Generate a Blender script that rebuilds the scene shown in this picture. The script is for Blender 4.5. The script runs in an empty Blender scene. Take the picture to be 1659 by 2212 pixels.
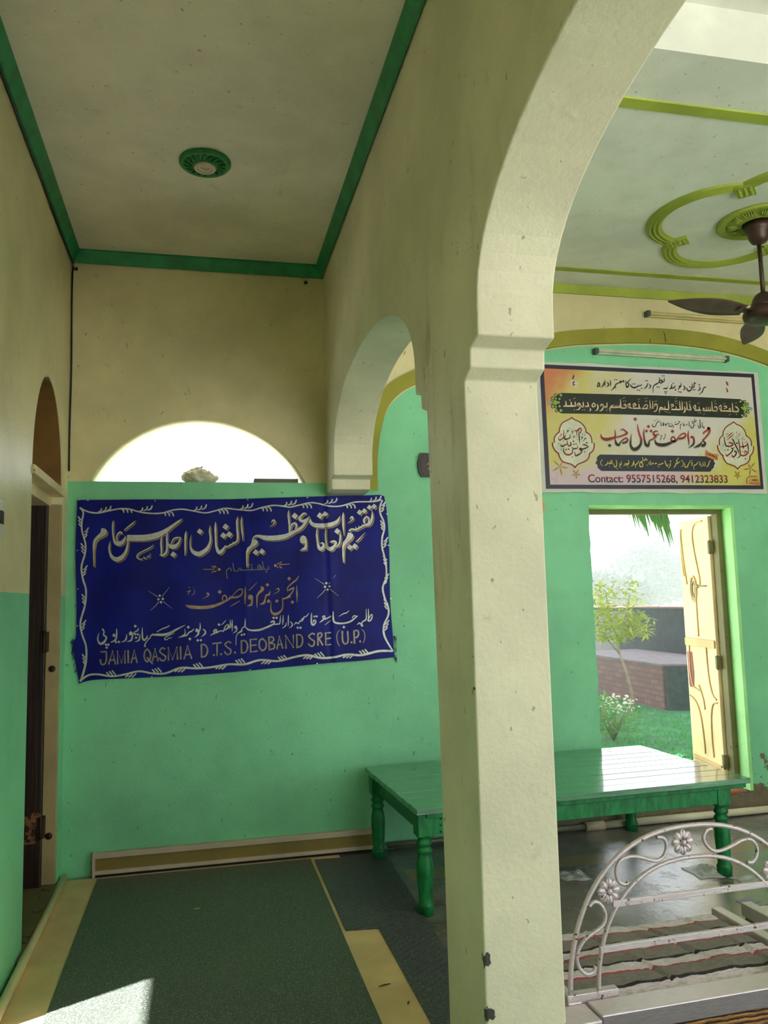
import bpy, bmesh, math, random
from mathutils import Vector, Matrix, geometry, noise
random.seed(7)
S = bpy.context.scene
COL = S.collection

# ---------------------------------------------------------------- camera
FPX, YAW, PITCH, ROLL, EYE = 1742.7, 0.2249, 0.1088, -0.0253, 1.5
_fw = Vector((math.sin(YAW)*math.cos(PITCH), math.cos(YAW)*math.cos(PITCH), math.sin(PITCH)))
_r = Vector((math.cos(YAW), -math.sin(YAW), 0)); _u = _r.cross(_fw)
CR = math.cos(ROLL)*_r + math.sin(ROLL)*_u
CU = -math.sin(ROLL)*_r + math.cos(ROLL)*_u
cd = bpy.data.cameras.new('camera'); cam = bpy.data.objects.new('camera', cd); COL.objects.link(cam)
cd.sensor_fit = 'VERTICAL'; cd.sensor_height = 36; cd.lens = FPX*36/2212
cd.clip_start = .05; cd.clip_end = 500
m = Matrix.Identity(4)
for i in range(3):
    m[i][0] = CR[i]; m[i][1] = CU[i]; m[i][2] = -_fw[i]
m[2][3] = EYE
cam.matrix_world = m
S.camera = cam

# ---------------------------------------------------------------- light
W = bpy.data.worlds.new('hazy_sky'); S.world = W; W.use_nodes = True
bg = W.node_tree.nodes['Background']
bg.inputs[0].default_value = (.90, .945, 1.0, 1); bg.inputs[1].default_value = SKY = 4.0
SUN_AZ = Vector((-.888, -.459)); SUN_EL = math.radians(62)   # from behind and left
sd = bpy.data.lights.new('sun', 'SUN'); sun = bpy.data.objects.new('sun', sd); COL.objects.link(sun)
sd.energy = 44.0; sd.angle = math.radians(1.3); sd.color = (1, .965, .93)
sv = Vector((SUN_AZ.x*math.cos(SUN_EL), SUN_AZ.y*math.cos(SUN_EL), math.sin(SUN_EL)))
sun.rotation_euler = sv.to_track_quat('Z', 'Y').to_euler(); sun.location = (-6, -4, 9)
S.view_settings.view_transform = 'Standard'; S.view_settings.look = 'None'
S.view_settings.gamma = 1; S.view_settings.use_curve_mapping = False
S.view_settings.exposure = -0.3
S.cycles.use_denoising = True
S.cycles.max_bounces = 10; S.cycles.diffuse_bounces = 6; S.cycles.glossy_bounces = 3
S.cycles.volume_bounces = 1; S.cycles.transparent_max_bounces = 8
S.cycles.sample_clamp_indirect = 6
def portal(name, loc, rot, sx, sy):
    l = bpy.data.lights.new(name, 'AREA'); l.shape = 'RECTANGLE'; l.size = sx; l.size_y = sy
    l.cycles.is_portal = True
    o = bpy.data.objects.new(name, l); COL.objects.link(o); o.location = loc; o.rotation_euler = rot
R90 = math.pi/2

# ---------------------------------------------------------------- helpers
def srgb(r, g, b):
    f = lambda c: (c/255/12.92) if c/255 <= .04045 else ((c/255+.055)/1.055)**2.4
    return (f(r), f(g), f(b), 1)
def pix(ax, val, x, y):          # the point seen at a pixel on the plane axis = val
    d = CR*((x-829.5)/FPX) - CU*((y-1106)/FPX) + _fw
    o = Vector((0, 0, EYE)); t = (val-o[ax])/d[ax]
    return o + d*t
class NT:
    def __init__(s, name):
        s.m = bpy.data.materials.new(name); s.m.use_nodes = True; s.t = s.m.node_tree
        s.b = s.t.nodes['Principled BSDF']; s.o = s.t.nodes['Material Output']
    def n(s, kind, **kw):
        x = s.t.nodes.new('ShaderNode'+kind)
        for k, v in kw.items():
            if k.startswith('i_'):
                key = k[2:]; x.inputs[int(key) if key.isdigit() else key].default_value = v
            else: setattr(x, k, v)
        return x
    def l(s, a, b): s.t.links.new(a, b)
    def pos(s):
        if not hasattr(s, '_p'): s._p = s.n('NewGeometry').outputs['Position']
        return s._p
    def xyz(s):
        if not hasattr(s, '_x'):
            s._x = s.n('SeparateXYZ'); s.l(s.pos(), s._x.inputs[0])
        return s._x.outputs
    def noise(s, scale, detail=4, rough=.55, vec=None, sc=None):
        x = s.n('TexNoise'); x.inputs['Scale'].default_value = scale; x.inputs['Detail'].default_value = detail
        x.inputs['Roughness'].default_value = rough
        v = vec or s.pos()
        if sc:
            mp = s.n('VectorMath', operation='MULTIPLY'); s.l(v, mp.inputs[0]); mp.inputs[1].default_value = sc; v = mp.outputs[0]
        s.l(v, x.inputs['Vector']); return x.outputs['Fac']
    def math(s, op, a, b=None, c=None, clamp=False):
        x = s.n('Math', operation=op); x.use_clamp = clamp
        for i, v in enumerate((a, b, c)):
            if v is None: continue
            if isinstance(v, (int, float)): x.inputs[i].default_value = v
            else: s.l(v, x.inputs[i])
        return x.outputs[0]
    def ramp(s, fac, lo, hi):            # smoothstep style 0..1
        x = s.n('MapRange'); x.interpolation_type = 'SMOOTHSTEP'
        s.l(fac, x.inputs[0]); x.inputs[1].default_value = lo; x.inputs[2].default_value = hi
        return x.outputs[0]
    def mix(s, fac, a, b):
        x = s.n('Mix', data_type='RGBA')
        if isinstance(fac, (int, float)): x.inputs[0].default_value = fac
        else: s.l(fac, x.inputs[0])
        for i, v in ((6, a), (7, b)):
            if isinstance(v, tuple): x.inputs[i].default_value = v
            else: s.l(v, x.inputs[i])
        return x.outputs[2]
    def color(s, c):
        if isinstance(c, tuple): s.b.inputs['Base Color'].default_value = c
        else: s.l(c, s.b.inputs['Base Color'])
    def bump(s, h, strength=.3, dist=.01):
        x = s.n('Bump'); x.inputs['Strength'].default_value = strength; x.inputs['Distance'].default_value = dist
        s.l(h, x.inputs['Height']); s.l(x.outputs[0], s.b.inputs['Normal'])
    def rough(s, v):
        if isinstance(v, (int, float)): s.b.inputs['Roughness'].default_value = v
        else: s.l(v, s.b.inputs['Roughness'])
def mul(c, k): return (c[0]*k, c[1]*k, c[2]*k, 1)
def plain(name, c, rough=.5, var=.12, scale=8, metal=0, bump=0, bscale=60, spec=.5):
    N = NT(name); f = N.noise(scale, 5)
    N.color(N.mix(N.ramp(f, .3, .7), mul(c, 1-var), mul(c, 1+var)))
    N.rough(rough); N.b.inputs['Metallic'].default_value = metal
    N.b.inputs['Specular IOR Level'].default_value = spec
    if bump: N.bump(N.noise(bscale, 5), bump)
    return N.m
def worn(name, c, under, amount=.36, rough=.5, scale=14, sc=None, var=.15, bump=.25, metal=0):
    N = NT(name); f = N.noise(3, 4)
    base = N.mix(N.ramp(f, .3, .7), mul(c, 1-var), mul(c, 1+var))
    w = N.noise(scale, 8, .7, sc=sc)
    mask = N.ramp(w, 1-amount-.02, 1-amount+.04)
    N.color(N.mix(mask, base, under)); N.rough(rough); N.b.inputs['Metallic'].default_value = metal
    N.bump(N.math('SUBTRACT', N.noise(70, 4), mask), bump); return N.m

def link(name, me, mat=None, parent=None, smooth=False):
    o = bpy.data.objects.new(name, me); COL.objects.link(o)
    if mat:
        for mm in (mat if isinstance(mat, (list, tuple)) else [mat]): me.materials.append(mm)
    if smooth:
        for p in me.polygons: p.use_smooth = True
    if parent is not None: o.parent = parent
    return o
class MB:                               # collects shapes, links them as ONE mesh object
    def __init__(s): s.bm = bmesh.new()
    def box(s, lo, hi, bev=0, rot=0, pivot=None, mi=0):
        r = bmesh.ops.create_cube(s.bm, size=1); v = r['verts']
        lo, hi = Vector(lo), Vector(hi); c = (lo+hi)/2; d = hi-lo
        for x in v: x.co = Vector((x.co.x*d.x, x.co.y*d.y, x.co.z*d.z))+c
        fs = list({f for x in v for f in x.link_faces})
        for f in fs: f.material_index = mi
        if bev:
            es = list({e for x in v for e in x.link_edges})
            rr = bmesh.ops.bevel(s.bm, geom=es, offset=bev, segments=2, affect='EDGES', profile=.5)
            v = list({x for f in rr['faces'] for x in f.verts} | {x for x in v if x.is_valid})
        if rot:
            p = Vector(pivot or c); M = Matrix.Rotation(rot, 3, 'Z')
            for x in v: x.co = M @ (x.co-p)+p
        return v
    def tube(s, pts, r, seg=10, caps=True, closed=False):
        pts = [Vector(p) for p in pts]; n = len(pts); rings = []
        rad = r if isinstance(r, (list, tuple)) else [r]*n
        up = None
        for i, p in enumerate(pts):
            a = pts[(i-1) % n] if (i or closed) else p; b = pts[(i+1) % n] if (i < n-1 or closed) else p
            t = (b-a).normalized()
            if up is None:
                up = Vector((0, 0, 1)) if abs(t.z) < .9 else Vector((1, 0, 0))
            up = (up-t*up.dot(t)).normalized(); sd_ = t.cross(up)
            rings.append([s.bm.verts.new(p+(up*math.cos(2*math.pi*k/seg)+sd_*math.sin(2*math.pi*k/seg))*rad[i]) for k in range(seg)])
        for i in range(n if closed else n-1):
            A, B = rings[i], rings[(i+1) % n]
            for k in range(seg):
                f = s.bm.faces.new((A[k], A[(k+1) % seg], B[(k+1) % seg], B[k])); f.smooth = True
        if caps and not closed:
            s.bm.faces.new(rings[0][::-1]); s.bm.faces.new(rings[-1])
        return s
    def lathe(s, prof, c=(0, 0, 0), seg=28, axis='Z', smooth=True):
        c = Vector(c); rings = []
        def P(r, h, k):
            a = 2*math.pi*k/seg
            if axis == 'Z': return c+Vector((r*math.cos(a), r*math.sin(a), h))
            if axis == 'Y': return c+Vector((r*math.cos(a), h, r*math.sin(a)))
            return c+Vector((h, r*math.cos(a), r*math.sin(a)))
        for r, h in prof: rings.append([s.bm.verts.new(P(max(r, 1e-4), h, k)) for k in range(seg)])
        for A, B in zip(rings, rings[1:]):
            for k in range(seg):
                f = s.bm.faces.new((A[k], A[(k+1) % seg], B[(k+1) % seg], B[k])); f.smooth = smooth
        s.bm.faces.new(rings[0][::-1]); s.bm.faces.new(rings[-1])
        return s
    def prism(s, pts2, f0, f1, mi=0):    # polygon outline swept between two placing functions
        tris = geometry.tessellate_polygon([[Vector((a, b, 0)) for a, b in pts2]])
        A = [s.bm.verts.new(f0(a, b)) for a, b in pts2]; B = [s.bm.verts.new(f1(a, b)) for a, b in pts2]
        for t in tris:
            try:
                s.bm.faces.new([A[i] for i in t]).material_index = mi; s.bm.faces.new([B[i] for i in t][::-1]).material_index = mi
            except ValueError: pass
        n = len(pts2)
        for i in range(n):
            f = s.bm.faces.new((A[i], A[(i+1) % n], B[(i+1) % n], B[i])); f.material_index = mi
        return s
    def quad(s, *p):
        s.bm.faces.new([s.bm.verts.new(Vector(q)) for q in p]); return s
    def build(s, name, mat=None, parent=None, smooth=False, fix=True):
        if fix: bmesh.ops.recalc_face_normals(s.bm, faces=s.bm.faces)
        me = bpy.data.meshes.new(name); s.bm.to_mesh(me); s.bm.free()
        return link(name, me, mat, parent, smooth)
def tag(o, label, cat, group=None, kind=None):
    o['label'] = label; o['category'] = cat
    if group: o['group'] = group
    if kind: o['kind'] = kind
    return o
def thing(name, label, cat, loc=(0, 0, 0), rotz=0, group=None):
    o = bpy.data.objects.new(name, None); COL.objects.link(o); o.location = loc; o.rotation_euler = (0, 0, rotz)
    o.empty_display_size = .1
    return tag(o, label, cat, group)
def struct(o, label, cat): return tag(o, label, cat, None, 'structure')
def holed(name, outer, holes, place, thick):   # flat outline with holes, extruded; place(a,b,c) gives the world point
    cu = bpy.data.curves.new(name, 'CURVE'); cu.dimensions = '2D'; cu.fill_mode = 'BOTH'; cu.extrude = thick/2
    for poly in [outer]+holes:
        sp = cu.splines.new('POLY'); sp.points.add(len(poly)-1); sp.use_cyclic_u = True
        for p, q in zip(sp.points, poly): p.co = (q[0], q[1], 0, 1)
    tmp = bpy.data.objects.new(name, cu); COL.objects.link(tmp)
    dg = bpy.context.evaluated_depsgraph_get(); me = bpy.data.meshes.new_from_object(tmp.evaluated_get(dg))
    COL.objects.unlink(tmp); bpy.data.objects.remove(tmp); bpy.data.curves.remove(cu)
    for v in me.vertices: v.co = place(v.co.x, v.co.y, v.co.z+thick/2)
    bm = bmesh.new(); bm.from_mesh(me); bmesh.ops.remove_doubles(bm, verts=bm.verts, dist=1e-5)
    bmesh.ops.recalc_face_normals(bm, faces=bm.faces); bm.to_mesh(me); bm.free()
    me.name = name; me.materials.clear(); return me
def cr(pts, n=6, closed=False):          # Catmull-Rom through tuples of any length
    out = []; N = len(pts)
    rng = range(N if closed else N-1)
    g = lambda i: pts[i % N] if closed else pts[max(0, min(N-1, i))]
    for i in rng:
        p0, p1, p2, p3 = g(i-1), g(i), g(i+1), g(i+2)
        for k in range(n):
            t = k/n
            out.append(tuple(.5*((2*b)+(-a+c)*t+(2*a-5*b+4*c-d)*t*t+(-a+3*b-3*c+d)*t**3) for a, b, c, d in zip(p0, p1, p2, p3)))
    if not closed: out.append(tuple(pts[-1]))
    return out

# ---------------------------------------------------------------- sizes of the place
D, XL, XA, TH = 4.981, -.76, .772, .238        # back wall face, left wall face, arcade face and thickness
XR, YB, ZC, ZR = 5.4, -2.6, 3.65, 3.87         # right wall, rear wall, front ceiling, rear hall ceiling
DX0, DX1, DZ0, DZ1 = 2.559, 3.65, .13, 2.09    # hall doorway
WT = .22                                        # back wall thickness

# ---------------------------------------------------------------- paints
CREAM = srgb(226, 214, 168); GREEN = srgb(132, 212, 164); LIME = srgb(158, 172, 66); TRIMG = srgb(32, 132, 82)
def plaster(name, zone, chips=(), rough=.55, bump=.22, base2=GREEN, base1=CREAM):
    N = NT(name); f = N.noise(1.7, 6, .6); f2 = N.noise(9, 6, .65)
    g = N.mix(N.ramp(f, .3, .7), mul(base2, .86), mul(base2, 1.08))
    c = N.mix(N.ramp(f, .3, .7), mul(base1, .82), mul(base1, 1.06))
    z = zone(N)
    col = c if z is None else N.mix(z, c, g)
    # dirt specks and scuffs
    sp = N.ramp(N.noise(38, 3, .5, sc=(1, 1, .55)), .70, .74)
    sm = N.ramp(f2, .62, .8)
    col = N.mix(N.math('MULTIPLY', sm, .3), col, srgb(96, 98, 66))
    col = N.mix(N.math('MULTIPLY', sp, .5), col, srgb(60, 62, 44))
    if chips:
        x_, y_, z_ = N.xyz(); gr = N.math('MULTIPLY', N.ramp(N.noise(7, 7, .7, sc=(1, 1, .22)), .5, .72), N.math('MULTIPLY', N.ramp(z_, 1.0, 2.2), N.math('SUBTRACT', 1, N.ramp(z_, 2.3, 3.0))))
        gr = N.math('MULTIPLY', gr, N.math('MULTIPLY', N.math('LESS_THAN', x_, XA+.012), N.math('SUBTRACT', 1, N.ramp(y_, 2.8, 3.3))))
        col = N.mix(N.math('MULTIPLY', gr, .55), col, srgb(96, 92, 64))
        tot = None
        for (cx, cy, cz, r) in chips:
            dn = N.n('VectorMath', operation='DISTANCE'); N.l(N.pos(), dn.inputs[0]); dn.inputs[1].default_value = (cx, cy, cz)
            k = N.math('SUBTRACT', N.math('ADD', dn.outputs['Value'], N.math('MULTIPLY', N.noise(45, 5, .7, sc=(1, 1, .6)), r*3.2)), r*2.2)
            k = N.math('LESS_THAN', k, 0)
            tot = k if tot is None else N.math('MAXIMUM', tot, k)
        col = N.mix(tot, col, srgb(62, 64, 60))
    N.color(col); N.rough(rough)
    N.bump(N.math('ADD', N.noise(55, 5, .6), N.math('MULTIPLY', N.noise(8, 3), .6)), bump, .012)
    return N.m

BAND_OUT = [(1.04, 2.195), (1.045, 2.45), (1.09, 2.72), (1.17, 2.87), (1.38, 3.0), (1.8, 3.15), (2.36, 3.29), (2.75, 3.34), (3.2, 3.363), (3.64, 3.335), (4.05, 3.235), (4.5, 3.05), (4.9, 2.75), (5.02, 2.4), (5.03, 2.195)]
BAND_IN = [(1.10, 2.195), (1.105, 2.43), (1.15, 2.66), (1.22, 2.79), (1.38, 2.9), (1.8, 3.04), (2.36, 3.19), (2.75, 3.235), (3.2, 3.255), (3.64, 3.225), (4.05, 3.13), (4.45, 2.96), (4.82, 2.7), (4.95, 2.4), (4.96, 2.195)]
def zone_back(N):
    x, y, z = N.xyz()
    fc = N.n('FloatCurve'); cv = fc.mapping.curves[0]
    X0, X1 = 1.0, 5.1
    pts = [((a-X0)/(X1-X0), (b-2)/1.6) for a, b in BAND_IN if b > 2.5]
    cv.points[0].location = (0, .2); cv.points[1].location = (1, .2)
    for p in pts: cv.points.new(*p)
    fc.mapping.update()
    N.l(N.math('DIVIDE', N.math('SUBTRACT', x, X0), X1-X0), fc.inputs['Value'])
    lim_h = N.math('ADD', N.math('MULTIPLY', fc.outputs[0], 1.6), 1.99)
    wob = N.math('MULTIPLY', N.math('SUBTRACT', N.noise(9, 3), .5), .012)
    hall = N.math('GREATER_THAN', x, .9)
    lim = N.math('ADD', N.math('MULTIPLY', hall, lim_h), N.math('MULTIPLY', N.math('SUBTRACT', 1, hall), 2.242))
    return N.math('LESS_THAN', N.math('ADD', z, wob), lim)
def zone_left(N):
    x, y, z = N.xyz()
    wob = N.math('MULTIPLY', N.math('SUBTRACT', N.noise(9, 3), .5), .01)
    a = N.math('LESS_THAN', N.math('ADD', z, wob), 1.57)
    return a
M_back = plaster('back_wall_paint', zone_back)
# flaked plaster at the foot of the back wall
def foot_flakes():
    N = NT.__new__(NT); N.m = M_back; N.t = M_back.node_tree; N.b = N.t.nodes['Principled BSDF']; N.o = N.t.nodes['Material Output']
    lk = N.b.inputs['Base Color'].links[0].from_socket
    x, y, z = N.xyz()
    h = N.math('MULTIPLY', N.ramp(x, 1.1, 2.5), .34)
    k = N.math('LESS_THAN', N.math('ADD', z, N.math('MULTIPLY', N.math('SUBTRACT', N.noise(7, 7, .7), .5), 1.0)), N.math('SUBTRACT', h, .12))
    N.color(N.mix(k, lk, N.mix(N.noise(20), srgb(96, 74, 52), srgb(128, 120, 96))))
foot_flakes()
M_left = plaster('left_wall_paint', zone_left, rough=.4, bump=.12)
M_arc = plaster('arcade_paint', lambda N: None, base1=srgb(224, 219, 192), bump=.24,
    chips=[(XA+.004, 2.268, .493, .026), (XA+.004, 2.268, .35, .028), (XA, 2.262, 1.24, .010), (XA, 2.262, 1.33, .007)])
M_ceil = plaster('ceiling_white', lambda N: None, base1=srgb(236, 228, 212), bump=.2)
M_hall_ceil = plaster('hall_ceiling_white', lambda N: None, base1=srgb(234, 236, 228), bump=.12)
M_trimg = plain('cornice_green', TRIMG, .45, .2, 10, bump=.15)
M_lime = worn('lime_paint', LIME, srgb(70, 66, 30), .26, .6, 22)
M_dark = plain('near_black', srgb(24, 20, 17), .7)

# floor -------------------------------------------------------------
def floor_mat():
    N = NT('worn_cement'); f = N.noise(1.3, 7, .62); f2 = N.noise(5, 8, .7)
    col = N.mix(N.ramp(f, .35, .65), srgb(92, 88, 88), srgb(154, 148, 146))
    patch = N.ramp(f2, .55, .57)
    col = N.mix(N.math('MULTIPLY', patch, .7), col, srgb(122, 112, 92))
    x, y, z = N.xyz()
    st = N.math('MULTIPLY', N.math('GREATER_THAN', N.math('ADD', y, N.math('MULTIPLY', x, .05)), 4.45), N.math('LESS_THAN', N.math('ADD', y, N.math('MULTIPLY', x, .05)), 4.62))
    st = N.math('MULTIPLY', st, N.math('GREATER_THAN', x, 1.1))
    col = N.mix(N.math('MULTIPLY', st, .55), col, srgb(176, 140, 92))
    N.color(col); N.rough(N.math('ADD', .05, N.math('MULTIPLY', N.math('ADD', patch, N.noise(12, 5)), .17)))
    N.b.inputs['Coat Weight'].default_value = .45; N.b.inputs['Coat Roughness'].default_value = .3
    N.bump(N.math('SUBTRACT', N.noise(22, 7, .7), N.math('MULTIPLY', patch, .5)), .25, .01); return N.m
M_floor = floor_mat()
fl = MB(); fl.box((XL-1.4, YB-.2, -.12), (XR+.2, D+WT, 0)); struct(fl.build('floor', M_floor), 'dark worn cement floor with flaking patches under the beds', 'floor')

# back wall -----------------------------------------------------------
LR = .7275; LA = math.asin(.642/LR)
lun = [(LR*math.sin(LA-2*LA*k/40), 2.242+.385-LR+LR*math.cos(LA-2*LA*k/40)) for k in range(41)]
rough_door = []
for a, b, n in (((DX0, DZ0), (DX1, DZ0), 6), ((DX1, DZ0), (DX1, DZ1), 40), ((DX1, DZ1), (DX0, DZ1), 24), ((DX0, DZ1), (DX0, DZ0), 40)):
    for k in range(n):
        t = k/n; rough_door.append((a[0]+(b[0]-a[0])*t+random.uniform(-.004, .004), a[1]+(b[1]-a[1])*t+random.uniform(-.003, .003)))
me = holed('wall_back', [(XL-.3, -.1), (XR+.2, -.1), (XR+.2, ZC+.3), (XL-.3, ZC+.3)], [lun, rough_door], lambda a, b, c: Vector((a, D+c, b)), WT)
struct(link('wall_back', me, M_back), 'back wall, mint green below and cream above, with half round opening and doorway', 'wall')
portal('lunette_daylight', (0, D+WT+.02, 2.43), (-R90, 0, 0), 1.3, .4)
portal('doorway_daylight', (3.1, D+WT+.02, 1.1), (-R90, 0, 0), 1.1, 1.96)

# arch band painted and raised on the back wall
b = MB(); o_ = cr(BAND_OUT, 6); i_ = cr(BAND_IN, 6)
n = min(len(o_), len(i_))
for k in range(n-1):
    jo = lambda q: random.uniform(-.004, .004)
    A, B, C_, E_ = o_[k], o_[k+1], i_[k+1], i_[k]
    for y0 in (D-.022,):
        v = [b.bm.verts.new((p[0], y0, p[1])) for p in (A, B, C_, E_)]; b.bm.faces.new(v)
    for P, Q in ((A, B), (E_, C_)):
        v = [b.bm.verts.new(q) for q in ((P[0], D-.022, P[1]), (Q[0], D-.022, Q[1]), (Q[0], D+.002, Q[1]), (P[0], D+.002, P[1]))]; b.bm.faces.new(v)
bmesh.ops.remove_doubles(b.bm, verts=b.bm.verts, dist=1e-4)
struct(b.build('trim_1', worn('olive_band', srgb(150, 146, 50), srgb(92, 84, 34), .3, .65, 16)), 'olive arch band raised on the back wall above the printed banner', 'trim')

# left wall with its arched doorway --------------------------------------
LY0, LY1 = 3.955, 4.83; lc = (LY0+LY1)/2; lh = (LY1-LY0)/2
ld = [(LY0, .02), (LY1, .02), (LY1, 2.15)]+[(lc+lh*math.cos(a), 2.15+.555*math.sin(a)) for a in [math.pi*k/30 for k in range(1, 30)]]+[(LY0, 2.15)]
LT = .32
me = holed('wall_left', [(YB-.2, -.1), (D+.02, -.1), (D+.02, ZC+.2), (YB-.2, ZC+.2)], [ld, [(2.4, .0), (3.335, .0), (3.335, 1.86), (2.4, 1.86)]], lambda a, b, c: Vector((XL-c, a, b)), LT)
struct(link('wall_left', me, M_left), 'left wall, cream above and green below, with arched doorway', 'wall')
# closed room behind the left doorway
b = MB()
b.box((XL-1.6, LY0-.5, -.1), (XL-1.5, D+WT, 2.9)); b.box((XL-1.5, LY0-.6, -.1), (XL-LT, LY0-.5, 2.9)); b.box((XL-1.5, D+.12, -.1), (XL-LT, D+WT, 2.9)); b.box((XL-1.5, LY0-.5, 2.8), (XL-LT, D+.12, 2.9))
struct(b.build('wall_store', plain('store_brown', srgb(120, 92, 56), .7)), 'brown walls of the dim room behind the left doorway', 'wall')
# door lining: brown arched soffit, lintel beam, cream jamb, dark leaf
M_jamb = worn('jamb_cream', srgb(172, 154, 112), srgb(70, 58, 40), .3, .6, 18)
M_lint = worn('lintel_cream', srgb(226, 208, 160), srgb(120, 84, 48), .36, .6, 30)
b = MB()
for k in range(16):
    a0, a1 = math.pi*k/16*.5, math.pi*(k+1)/16*.5
    P = lambda a, r: (lc+(lh-r)*math.cos(a), 2.15+(.555-r)*math.sin(a))
    b.prism([P(a0, .002), P(a1, .002), P(a1, .016), P(a0, .016)], lambda p, q: Vector((XL-.012, p, q)), lambda p, q: Vector((XL-LT, p, q)))
struct(b.build('trim_2', plain('arch_brown', srgb(136, 98, 46), .6, .15, 6)), 'brown soffit inside the arch over the left doorway', 'trim')
b = MB(); b.box((XL-.16, LY0+.004, 2.125), (XL+.012, LY1-.004, 2.17), .006)
b.box((XL-.15, LY0+.004, 2.07), (XL-.06, LY1-.004, 2.125))
struct(b.build('trim_3', M_lint), 'flaking cream lintel beam across the left doorway', 'trim')
b = MB(); b.box((XL-.072, LY1-.035, .02), (XL-.002, LY1-.002, 2.08), .003)
dj = struct(b.build('trim_4', M_jamb), 'cream wooden jamb of the left doorway with rusty hinge bolts', 'trim')
for z in (1.17, .285):
    q = MB(); q.lathe([(.018, 0), (.018, .006), (.012, .009), (.007, .009), (.007, .013)], (0, 0, 0), 12, 'Y')
    w = q.build('bolt_head', plain('bolt_iron', srgb(58, 46, 34), .5, metal=.6), dj)
    w.location = (XL-.036, LY1-.035, z); w.rotation_euler = (0, 0, math.pi)
b = MB(); b.box((XL-.60, LY1-.075, .03), (XL-.072, LY1-.04, 2.075), .003)
N = NT('leaf_dark_wood'); gx = N.noise(6, 6, .6, sc=(18, 1, .6))
scr = N.ramp(N.noise(15, 6, .7, sc=(1, 1, .5)), .66, .7)
x, y, z = N.xyz()
rub = N.math('MULTIPLY', N.math('LESS_THAN', N.math('ABSOLUTE', N.math('SUBTRACT', z, .34)), .08), N.ramp(N.noise(30, 5, .7), .5, .56))
c = N.mix(N.ramp(gx, .3, .7), srgb(26, 17, 13), srgb(56, 34, 27))
c = N.mix(N.math('MULTIPLY', scr, .35), c, srgb(96, 84, 66)); c = N.mix(rub, c, srgb(150, 100, 66))
N.color(c); N.rough(.45); N.bump(gx, .2)
dl = struct(b.build('door_2', N.m), 'dark brown wooden door leaf standing open in the left doorway', 'door')
for z0 in (1.32, .34):
    q = MB(); q.box((XL-.092, LY1-.082, z0-.055), (XL-.054, LY1-.036, z0+.055), .003)
    q.tube([(XL-.072, LY1-.084, z0-.06), (XL-.072, LY1-.084, z0+.06)], .008, 8)
    q.build('hinge', plain('hinge_rust', srgb(66, 50, 36), .6, metal=.4), dl)
b = MB(); b.box((XL-.3, LY0+.005, 0), (XL+.012, LY1-.005, .035), .012)
b.box((XL-.02, LY0-.12, 0), (XL+.02, LY1+.1, .03), .012)
struct(b.build('trim_5', worn('curb_cement', srgb(118, 112, 72), srgb(60, 56, 42), .4, .7, 14)), 'mossy cement curb across the left doorway', 'trim')

# arcade wall between corridor and hall ------------------------------------
def arch_pts(y0, y1, zs=2.335, rise=.425, n=30, e=2.12):
    c, h = (y0+y1)/2, (y1-y0)/2; out = []
    for k in range(n+1):
        a = math.pi*k/n; ca, sa = math.cos(a), math.sin(a)
        out.append((c+h*math.copysign(abs(ca)**(2/e), ca), zs+rise*sa**(2/e)))
    return out     # from y1 to y0
def pier(yf, yn):   # silhouette of a pier between far face yf and near face yn, walking down the far side and up the near side
    return [(yf+.19, 2.335), (yf+.188, 2.248), (yf+.118, 2.232), (yf+.114, 2.176), (yf+.046, 2.152), (yf+.012, .9), (yf, 0-.1),
            (yn, -.1), (yn-.01, .9), (yn-.012, 2.152), (yn-.072, 2.176), (yn-.076, 2.232), (yn-.148, 2.248), (yn-.15, 2.335)]
prof = [(YB-.2, ZC+.25), (D+.01, ZC+.25), (D+.01, 2.162), (4.858, 2.162), (4.77, 2.172), (4.765, 2.234), (4.692, 2.248), (4.69, 2.335)]
prof += arch_pts(2.808, 4.69)[1:-1]
prof += pier(2.618, 2.267)
prof += arch_pts(.235, 2.117)[1:-1]
prof += pier(.045, -.306)
prof += arch_pts(-2.33, -.456)[1:-1]+[(-2.33, -.1), (YB-.2, -.1)]
b = MB()
pp = []
for p in prof:
    if not pp or (abs(p[0]-pp[-1][0])+abs(p[1]-pp[-1][1])) > 1e-4: pp.append(p)
b.prism(pp, lambda y, z: Vector((XA, y, z)), lambda y, z: Vector((XA+TH, y, z)))
bmesh.ops.remove_doubles(b.bm, verts=b.bm.verts, dist=1e-5)
wo = b.build('wall_middle', M_arc)
bv = wo.modifiers.new('soft_edges', 'BEVEL'); bv.width = .007; bv.segments = 3; bv.limit_method = 'ANGLE'; bv.angle_limit = .6
struct(wo, 'cream plastered arcade wall with stepped pillar and two arches', 'wall')

# ceilings -------------------------------------------------------------
b = MB(); b.box((XL-.1, YB-.2, ZC), (XA+.02, D+.02, ZC+.15)); b.box((XA+.1, 2.66, ZC), (XR+.1, D+.02, ZC+.35), mi=1)
b.box((XA+.1, YB-.2, ZR), (XR+.1, 2.66, ZR+.15), mi=1)
struct(b.build('ceiling', [M_ceil, M_hall_ceil]), 'off white plaster ceiling, spotted with dirt, one step higher in the rear hall', 'ceiling')
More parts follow.
